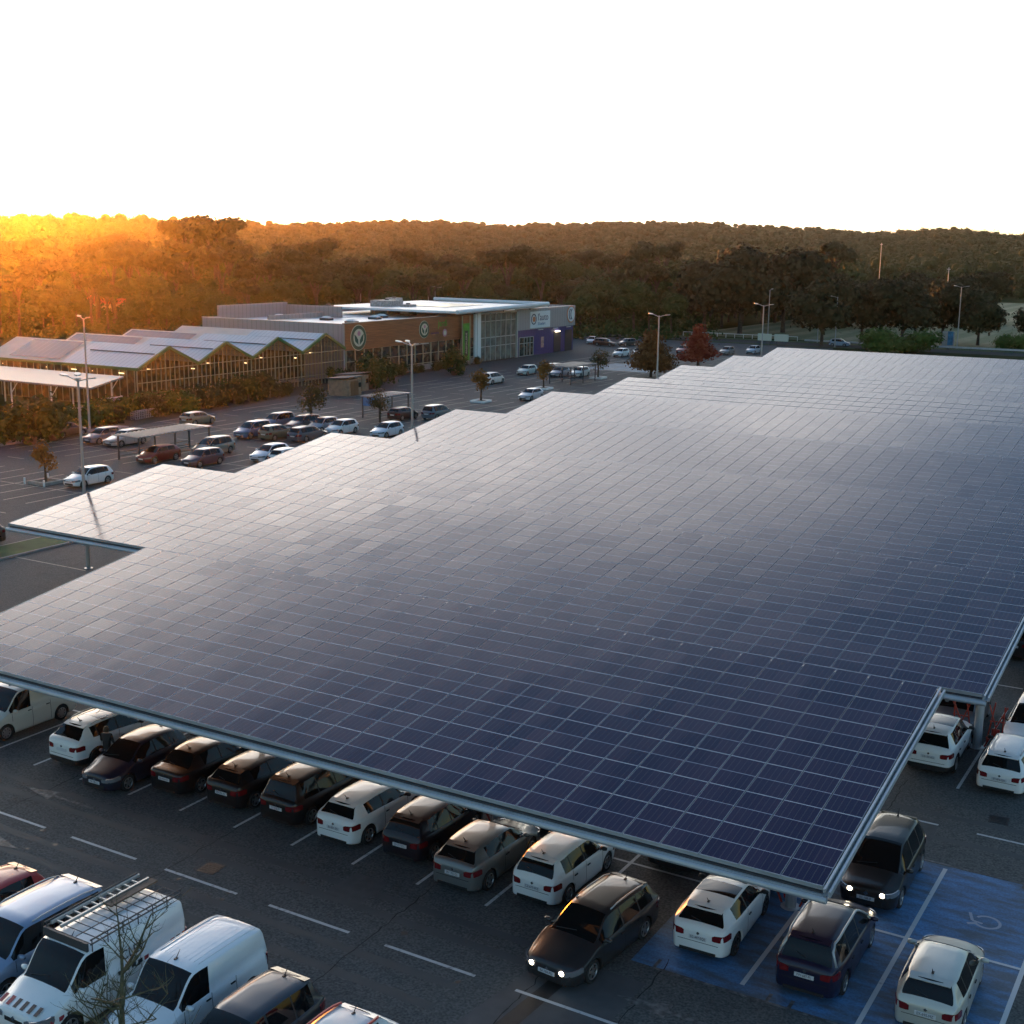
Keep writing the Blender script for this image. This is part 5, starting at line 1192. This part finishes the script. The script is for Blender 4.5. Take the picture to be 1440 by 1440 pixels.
for ax in range(3):
    for sg in (1, -1):
        for i in (-1, 0):
            for j in (-1, 0):
                q_ = []
                for (a_, b_) in ((i, j), (i+1, j), (i+1, j+1), (i, j+1)):
                    v_ = [0, 0, 0]; v_[ax] = sg; v_[(ax+1) % 3] = a_; v_[(ax+2) % 3] = b_; v_ = np.array(v_, float); q_.append(v_/np.linalg.norm(v_))
                CS += q_ if sg > 0 else q_[::-1]
CS = np.array(CS)
def cores(lobes, k=.72):
    '''solid hearts of the leaf masses, so the sky does not sparkle through'''
    return np.concatenate([np.array(c_)+CS*np.array(r_)*k for c_, r_ in lobes])
def clumps(lobes, n, size, rng, flat=.35, hollow=.6):
    """leaf-clump quads scattered through ellipsoid lobes (centre, radii)"""
    w_ = np.array([l[1][0]*l[1][1]+l[1][0]*l[1][2] for l in lobes]); w_ = w_/w_.sum()
    idx = rng.choice(len(lobes), n, p=w_); C_ = np.array([l[0] for l in lobes])[idx]; Rr_ = np.array([l[1] for l in lobes])[idx]
    d = rng.normal(size=(n, 3)); d /= np.linalg.norm(d, axis=1)[:, None]
    rr_ = (hollow+(1-hollow)*rng.random(n)**.5)[:, None]*(1+.18*rng.normal(size=(n, 1)))
    p_ = C_+d*Rr_*rr_
    nrm = d*1.2+rng.normal(size=(n, 3))*.42; nrm[:, 2] += flat; nrm /= np.linalg.norm(nrm, axis=1)[:, None]
    a = np.cross(nrm, rng.normal(size=(n, 3))); a /= np.linalg.norm(a, axis=1)[:, None]; b_ = np.cross(nrm, a)
    s = (size*(.5+rng.random(n)))[:, None]; e1 = (.7+.6*rng.random(n))[:, None]
    V = np.stack([p_-a*s*e1, p_-b_*s*.7, p_+a*s*e1*.9, p_+b_*s*.8], 1).reshape(-1, 3)
    return V
def np_mesh(name, V, m):
    me = bpy.data.meshes.new(name); n = len(V)//4
    me.vertices.add(len(V)); me.vertices.foreach_set('co', V.astype(np.float32).ravel()); me.loops.add(n*4); me.loops.foreach_set('vertex_index', np.arange(n*4, dtype=np.int32))
    me.polygons.add(n); me.polygons.foreach_set('loop_start', np.arange(0, n*4, 4, dtype=np.int32)); me.update(calc_edges=True); me.materials.append(m); return me
def trunk_mesh(h, r, limbs, m, rng, name='trunk'):
    mb = MB(); k = 5; pts = [(rng.normal()*.05*h*i/k*.4, rng.normal()*.05*h*i/k*.4, h*i/k) for i in range(k+1)]; pts[0] = (0, 0, -.3)
    mb.tube(pts, [r*(1.25 if i == 0 else 1-.6*i/k) for i in range(k+1)], 7)
    for (c_, rad_) in limbs:
        z0 = h*(.45+.4*rng.random()); mb.tube([(0, 0, z0), ((c_[0])*.5, (c_[1])*.5, (z0+c_[2])/2+.3), (c_[0], c_[1], c_[2])], [r*.5, r*.32, r*.1], 5)
    o = mb.build(name, m); me = o.data; bpy.data.objects.remove(o); return me
TREES = {}
def tree_kind(key, style, h, cr, n, size, lm, seed, bm_=None):
    rng = np.random.default_rng(seed); lobes = []
    if style == 'broad':
        for i in range(11):
            a = rng.random()*6.28; q = cr*.62*rng.random()**.5; z = h*(.45+.38*rng.random()); s = cr*(.34+.22*rng.random()); lobes.append(((q*math.cos(a), q*math.sin(a), z), (s, s, s*.75)))
        lobes.append(((0, 0, h*.8), (cr*.5, cr*.5, h*.17)))
    elif style == 'umbrella':
        for i in range(9):
            a = rng.random()*6.28; q = cr*.65*rng.random()**.5; z = h*(.76+.15*rng.random()); s = cr*(.33+.2*rng.random()); lobes.append(((q*math.cos(a), q*math.sin(a), z), (s, s, s*.5)))
    elif style == 'column':
        for i in range(10):
            u_ = (i+.5)/10; z = h*(.2+.72*u_); s = cr*(.95-.62*u_)*(.8+.3*rng.random()); a = rng.random()*6.28; lobes.append(((.3*cr*math.cos(a)*(1-u_), .3*cr*math.sin(a)*(1-u_), z), (s, s, h*.11)))
    elif style == 'bush':
        for i in range(10):
            a = rng.random()*6.28; q = cr*.7*rng.random()**.5; s = cr*(.3+.2*rng.random()); lobes.append(((q*math.cos(a), q*math.sin(a), h*(.25+.45*rng.random())), (s, s, h*.32)))
    V = clumps(lobes, n, size, rng)
    if style in ('broad', 'umbrella', 'bush') and h > 4.4 and n > 2000: V = np.concatenate([V, cores(lobes, .66)])
    V[:, 2] = np.maximum(V[:, 2], .1)
    TREES[key] = (np_mesh('crown', V, lm), trunk_mesh(h*.82, h*.022+.05, lobes[:7], bm_ or bark, rng), h)
tree_kind('oak_a', 'broad', 15, 6.0, 4200, .42, LM['oak'], 1); tree_kind('oak_b', 'broad', 17, 6.8, 4600, .45, LM['oak'], 2); tree_kind('oak_c', 'broad', 13, 5.6, 3800, .40, LM['rust'], 3)
tree_kind('pine_a', 'umbrella', 19, 5.2, 3000, .38, LM['pine'], 4); tree_kind('pine_b', 'umbrella', 22, 5.8, 3300, .4, LM['pine'], 5); tree_kind('dark_a', 'broad', 14, 7.2, 6500, .42, LM['dark'], 6)
def place(key, x, y, s, rz, name, lb, cat, grp, m=None, sz=None):
    cm, tm, h = TREES[key]; e_ = empty(name, (x, y, hill(x, y)-.1), rz, lb, cat, grp); e_.scale = (s, s, sz or s)
    o = bpy.data.objects.new('crown', cm); link(o, e_)
    if m: o.material_slots[0].link = 'OBJECT'; o.material_slots[0].material = m
    o = bpy.data.objects.new('trunk', tm); link(o, e_); return e_
rng = random.Random(11)
def at(px, r_):   # ground point seen at column px, distance r_ along the view axis
    f_ = r_; d = (px-720)/FPX*f_; return (f_*-math.sin(YAW)+d*math.cos(YAW), f_*math.cos(YAW)+d*math.sin(YAW))
# near forest band behind the shops, denser and taller at left
LB = {'oak_a': 'dull green broad tree in the wood behind the shops', 'oak_b': 'large rounded tree in the wood behind the shops', 'oak_c': 'rust-tinged broad tree in the wood behind the shops', 'pine_a': 'umbrella pine in the wood behind the shops', 'pine_b': 'tall umbrella pine in the wood behind the shops'}
KW = {'oak_a': 'oak_tree', 'oak_b': 'large_oak_tree', 'oak_c': 'autumn_oak_tree', 'pine_a': 'pine_tree', 'pine_b': 'tall_pine_tree'}
cnt = 0; used = []
for row, (rf_, step, hs_) in enumerate(((262, 17, .80), (284, 18, .95), (308, 19, 1.0), (336, 20, 1.05), (366, 22, 1.08))):
    px = -90+row*9
    while px < 1180:
        r_ = rf_+rng.uniform(-7, 7)+(18 if px > 560 else 0)+(0 if px < 470 else 10)
        if px < 430: r_ = r_+4
        x, y = at(px+rng.uniform(-5, 5), r_)
        key = rng.choice(['oak_a', 'oak_b', 'oak_c', 'oak_a', 'pine_a', 'pine_b'] if px > 250 else ['oak_a', 'oak_b', 'pine_a', 'pine_b', 'pine_b'])
        s = hs_*rng.uniform(.80, 1.08)*(.91 if px < 430 else .90)
        if not (px > 940 and row < 2) and not (abs(x+268) < 15 and abs(y-240) < 14) and cnt < 290:
            place(key, x, y, s, rng.uniform(0, 6.28), KW[key], LB[key], 'tree', 'trees of the near wood: '+LB[key].split(' in ')[0]); cnt += 1
        px += step*rng.uniform(.85, 1.2)*FPX/1817*(1.5 if row < 1 else 1.25)
# two taller pines breaking the skyline
for px, r_, s, lb in ((262, 330, 1.22, 'tall pine breaking the skyline, left of the pair'), (306, 330, 1.2, 'tall pine breaking the skyline, right of the pair')):
    x, y = at(px, r_); place('pine_b', x, y, s, px, 'skyline_pine', lb, 'tree', None)
# dark trees by the field
DK = [(1035, 292, 1.45, 'huge dark tree rising highest behind the crimson tree'), (1095, 300, 1.4, 'dark tree right of the highest dark one'), (1150, 262, .98, 'broad dark tree hanging over the field, left of the row by the road'), (1205, 268, .92, 'dark tree with low skirts, second in the row by the road'), (1262, 264, .98, 'dark tree behind the bright green bush'), (1318, 270, .95, 'dark tree left of the two-headed lamp post by the road'), (1368, 266, .86, 'dark tree at the right end of the row, before the field gap'), (1455, 262, .72, 'dark tree cut by the right edge of the photo'), (985, 300, 1.2, 'dark tree left of the highest dark one')]
for px, r_, s, lb in DK:
    x, y = at(px, r_); place('dark_a', x, y, s, px*.7, 'dark_tree', lb, 'tree', 'dark trees by the field')
for i, px in enumerate(range(1010, 1400, 30)):
    x, y = at(px+rng.uniform(-8, 8), rng.uniform(318, 372)); place('dark_a', x, y, rng.uniform(.8, 1.02), px, 'background_tree', 'dark tree standing farther back between the roadside row and the far woods', 'tree', 'dark trees behind the roadside row')
# special trees in the lot
tree_kind('crimson', 'column', 6.9, 2.5, 4200, .17, LM['crimson'], 21); tree_kind('autumn', 'column', 7.2, 3.9, 5200, .19, LM['autumn'], 22)
place('crimson', -82.5, 199.4, 1.22, 0, 'crimson_tree', 'dense crimson autumn tree rising above the canopy edge', 'tree', None, sz=1.02)
place('autumn', -81.2, 178, 1.02, 0, 'brown_tree', 'brown and orange autumn tree left of the crimson one', 'tree', None)
tree_kind('bigbush', 'bush', 4.6, 5.2, 5200, .22, LM['green'], 23)
x, y = at(1261, 246); place('bigbush', x, y, 1.45, 0, 'green_bush', 'bright green rounded bush above the farthest canopy', 'bush', None, sz=1.05)
x, y = at(1415, 255); place('bigbush', x, y, .75, 2, 'small_bush', 'small dark bush at right below the field', 'bush', None)
tree_kind('small_o', 'broad', 4.6, 1.5, 900, .13, leaf_mat('orange_leaf_mat', (.22, .09, .02), (.16, .10, .03), scale=2), 31, bark); tree_kind('small_g', 'broad', 5.2, 2.0, 900, .13, LM['rust'], 32, bark)
place('small_o', -85.4, 136.6, 1, 0, 'orange_tree', 'small orange-leaved tree in the white planter', 'tree', None)
place('small_g', -88.6, 107.5, 1, 1, 'olive_tree', 'small olive green tree beside the navy estate', 'tree', None)
place('small_g', -86.8, 171.6, .9, 2, 'sparse_tree', 'sparse green tree by the dark-post shelter', 'tree', None)
place('small_o', -86.3, 154.2, .95, 3, 'thin_tree', 'thin brownish tree in the middle white planter', 'tree', None)
place('small_o', -84.9, 69.4, .8, 5, 'sapling', 'thin yellowing sapling left of the white hatchback', 'tree', None)
place('small_g', -84.5, 114.2, .75, 4, 'sapling', 'sapling between the blue-signed shelter and the lamp post', 'tree', None)
# nursery bushes along the greenhouse
tree_kind('nb_a', 'bush', 2.4, 1.9, 1100, .15, LM['green'], 41, bark_l); tree_kind('nb_b', 'bush', 3.2, 1.8, 1200, .15, LM['oak'], 42, bark_l); tree_kind('nb_c', 'bush', 2.6, 1.7, 1000, .14, leaf_mat('nursery_leaf_mat', (.05, .05, .018), (.045, .06, .02), scale=1.), 43, bark_l)
edge = lambda y: np.interp(y, [60, 80, 96, 125, 150, 200], [-104.8, -106, -107.2, -109.5, -112, -115.5])
i = 0; y = 62.
words = {'nb_a': 'leafy green shrub on show in front of the shops', 'nb_b': 'dull olive shrub on show in front of the shops', 'nb_c': 'rust-toned shrub on show in front of the shops'}
while y < 199:
    for dx in (0, 2.4):
        key = rng.choice(['nb_a', 'nb_b', 'nb_c']) if y < 110 else rng.choice(['nb_b', 'nb_c', 'nb_c'])
        s = rng.uniform(.75, 1.25)*(1. if y < 140 else .62)
        if not (98 < y < 104 and dx == 0) and not (130 < y < 141) and not (182 < y < 199 and dx == 0):
            place(key, edge(y)-dx+rng.uniform(-.4, .4), y+rng.uniform(-.5, .5), s, rng.uniform(0, 6), {'nb_a': 'green_shrub', 'nb_b': 'olive_shrub', 'nb_c': 'rusty_shrub'}[key], words[key], 'shrub', 'shrubs in front of the shops: '+key[-1].replace('a', 'green').replace('b', 'olive').replace('c', 'rust'))
    y += rng.uniform(2.2, 3.0)
for i, (x, y, s, lb) in enumerate(((-102.9, 82.5, 1.5, 'thick-stemmed nursery tree in a pot left of the dark hatchback'), (-103.0, 85.3, 1.2, 'potted nursery tree touching the dark hatchback'), (-105.5, 140.5, 1.3, 'potted evergreen right of the wooden sheds'), (-107.2, 144.6, 1.5, 'tall potted tree in front of the shop windows'), (-106.5, 163, 1.4, 'round bush in a pot midway along the timber store'))):
    e_ = place('nb_b', x, y, s, i, 'potted_tree', lb, 'potted tree', None); mb = MB(); mb.lathe([(0, 0), (.35, 0), (.5, .55), (.44, .55), (.44, .45), (0, .45)], 12); mb.build('pot', mat('pot_mat%d' % i, (.10, .06, .045), .8), e_)

# far woods: one mass of clumped crowns over the ridges
nr_ = np.random.default_rng(5); Vs = []
for i in range(6600):
    u_ = nr_.random(); r_ = 395+(1750-395)*u_**1.5; px = nr_.uniform(-120, 1560)
    if px > 985 and r_ < 520: continue
    x, y = at(px, r_); z = hill(x, y); s = nr_.uniform(.85, 1.15); k_ = 1+max(0, (r_-600))/700
    hh = (11+4*nr_.random())*s; cr = 4.9*s*min(k_, 1.8)**.6
    n = int(150/k_)
    lob = [((x+nr_.normal()*cr*.3, y+nr_.normal()*cr*.3, z+hh*q_), (cr*.75, cr*.75, hh*.26)) for q_ in (.22, .5, .77)]
    Vs.append(clumps(lob, int(n*1.6), .46*k_**.7, nr_, .4, .72)); Vs.append(cores(lob, .6))
wm = leaf_mat('far_wood_mat', (.018, .038, .011), (.042, .062, .020), scale=.02)
o = bpy.data.objects.new('far_woodland', np_mesh('far_woodland', np.concatenate(Vs), wm)); link(o); tag(o, kind='stuff')
# undergrowth at the foot of the near wood
Vs = []
for i in range(1500):
    px = nr_.uniform(-100, 1000); r_ = nr_.uniform(252, 385)+(20 if px > 560 else 0); x, y = at(px, r_)
    if y > 260 and x > -120: continue
    z = hill(x, y); s = nr_.uniform(1.5, 3.4); Vs.append(clumps([((x, y, z+s*.4), (s, s, s*.8))], 60, .38, nr_, .4, .6))
o = bpy.data.objects.new('undergrowth', np_mesh('undergrowth', np.concatenate(Vs), LM['oak'])); link(o); tag(o, kind='stuff')
# fallen leaves and litter on the lot
# bare twiggy tree in the foreground
tw = MB(); rt = random.Random(3)
def branch(p0, d, ln, r, lev):
    pts = [p0]; dd = d.copy(); n = 4
    for i in range(n):
        dd = (dd+Vector((rt.uniform(-.16, .16), rt.uniform(-.16, .16), .03+rt.uniform(-.05, .1)))).normalized(); pts.append(pts[-1]+dd*ln/n)
    tw.tube(pts, [r*(1-.6*i/n) for i in range(n+1)], 5 if lev < 2 else 3, cap=False)
    if lev >= 4 or r < .0022: return
    for _ in range([7, 5, 4, 3][lev]):
        i = rt.randint(1, n); a = rt.uniform(0, 6.28); ax = Vector((math.cos(a), math.sin(a), rt.uniform(.1, .8))); nd = (dd*.4+ax*.9).normalized()
        branch(pts[i], nd, ln*rt.uniform(.42, .62), r*.42, lev+1)
e_ = empty('bare_tree', (-21.0, 18.3, .02), 0, 'bare twiggy tree with mossy trunk in front of the two white vans', 'tree')
branch(Vector((0, 0, 0)), Vector((.02, .02, 1)), 3.3, .12, 0)
for q_ in range(9):
    a_ = q_*2.4+.3; branch(Vector((0, 0, .9+q_*.24)), Vector((math.cos(a_), math.sin(a_)*.8, .35)), 1.9-.1*q_, .035, 2)
e_.scale = (.88, .88, .88); tw.build('branches', mat('mossy_bark_mat', (.09, .085, .045), .9, var=.5, vscale=9), e_)
# ------------------------------------------------------------------ evening haze
hz = MB(); hz.box(-2600, 1400, -60, 2900, -2.5, 62)
hm = bpy.data.materials.new('haze_mat'); hm.use_nodes = True; n_ = hm.node_tree.nodes; n_.remove(n_['Principled BSDF'])
pv = n_.new('ShaderNodeVolumePrincipled'); pv.inputs['Color'].default_value = (1, .88, .75, 1); pv.inputs['Density'].default_value = HAZE_D; pv.inputs['Anisotropy'].default_value = HAZE_G
hm.node_tree.links.new(pv.outputs[0], n_['Material Output'].inputs['Volume'])
tag(hz.build('haze', hm), kind='stuff')
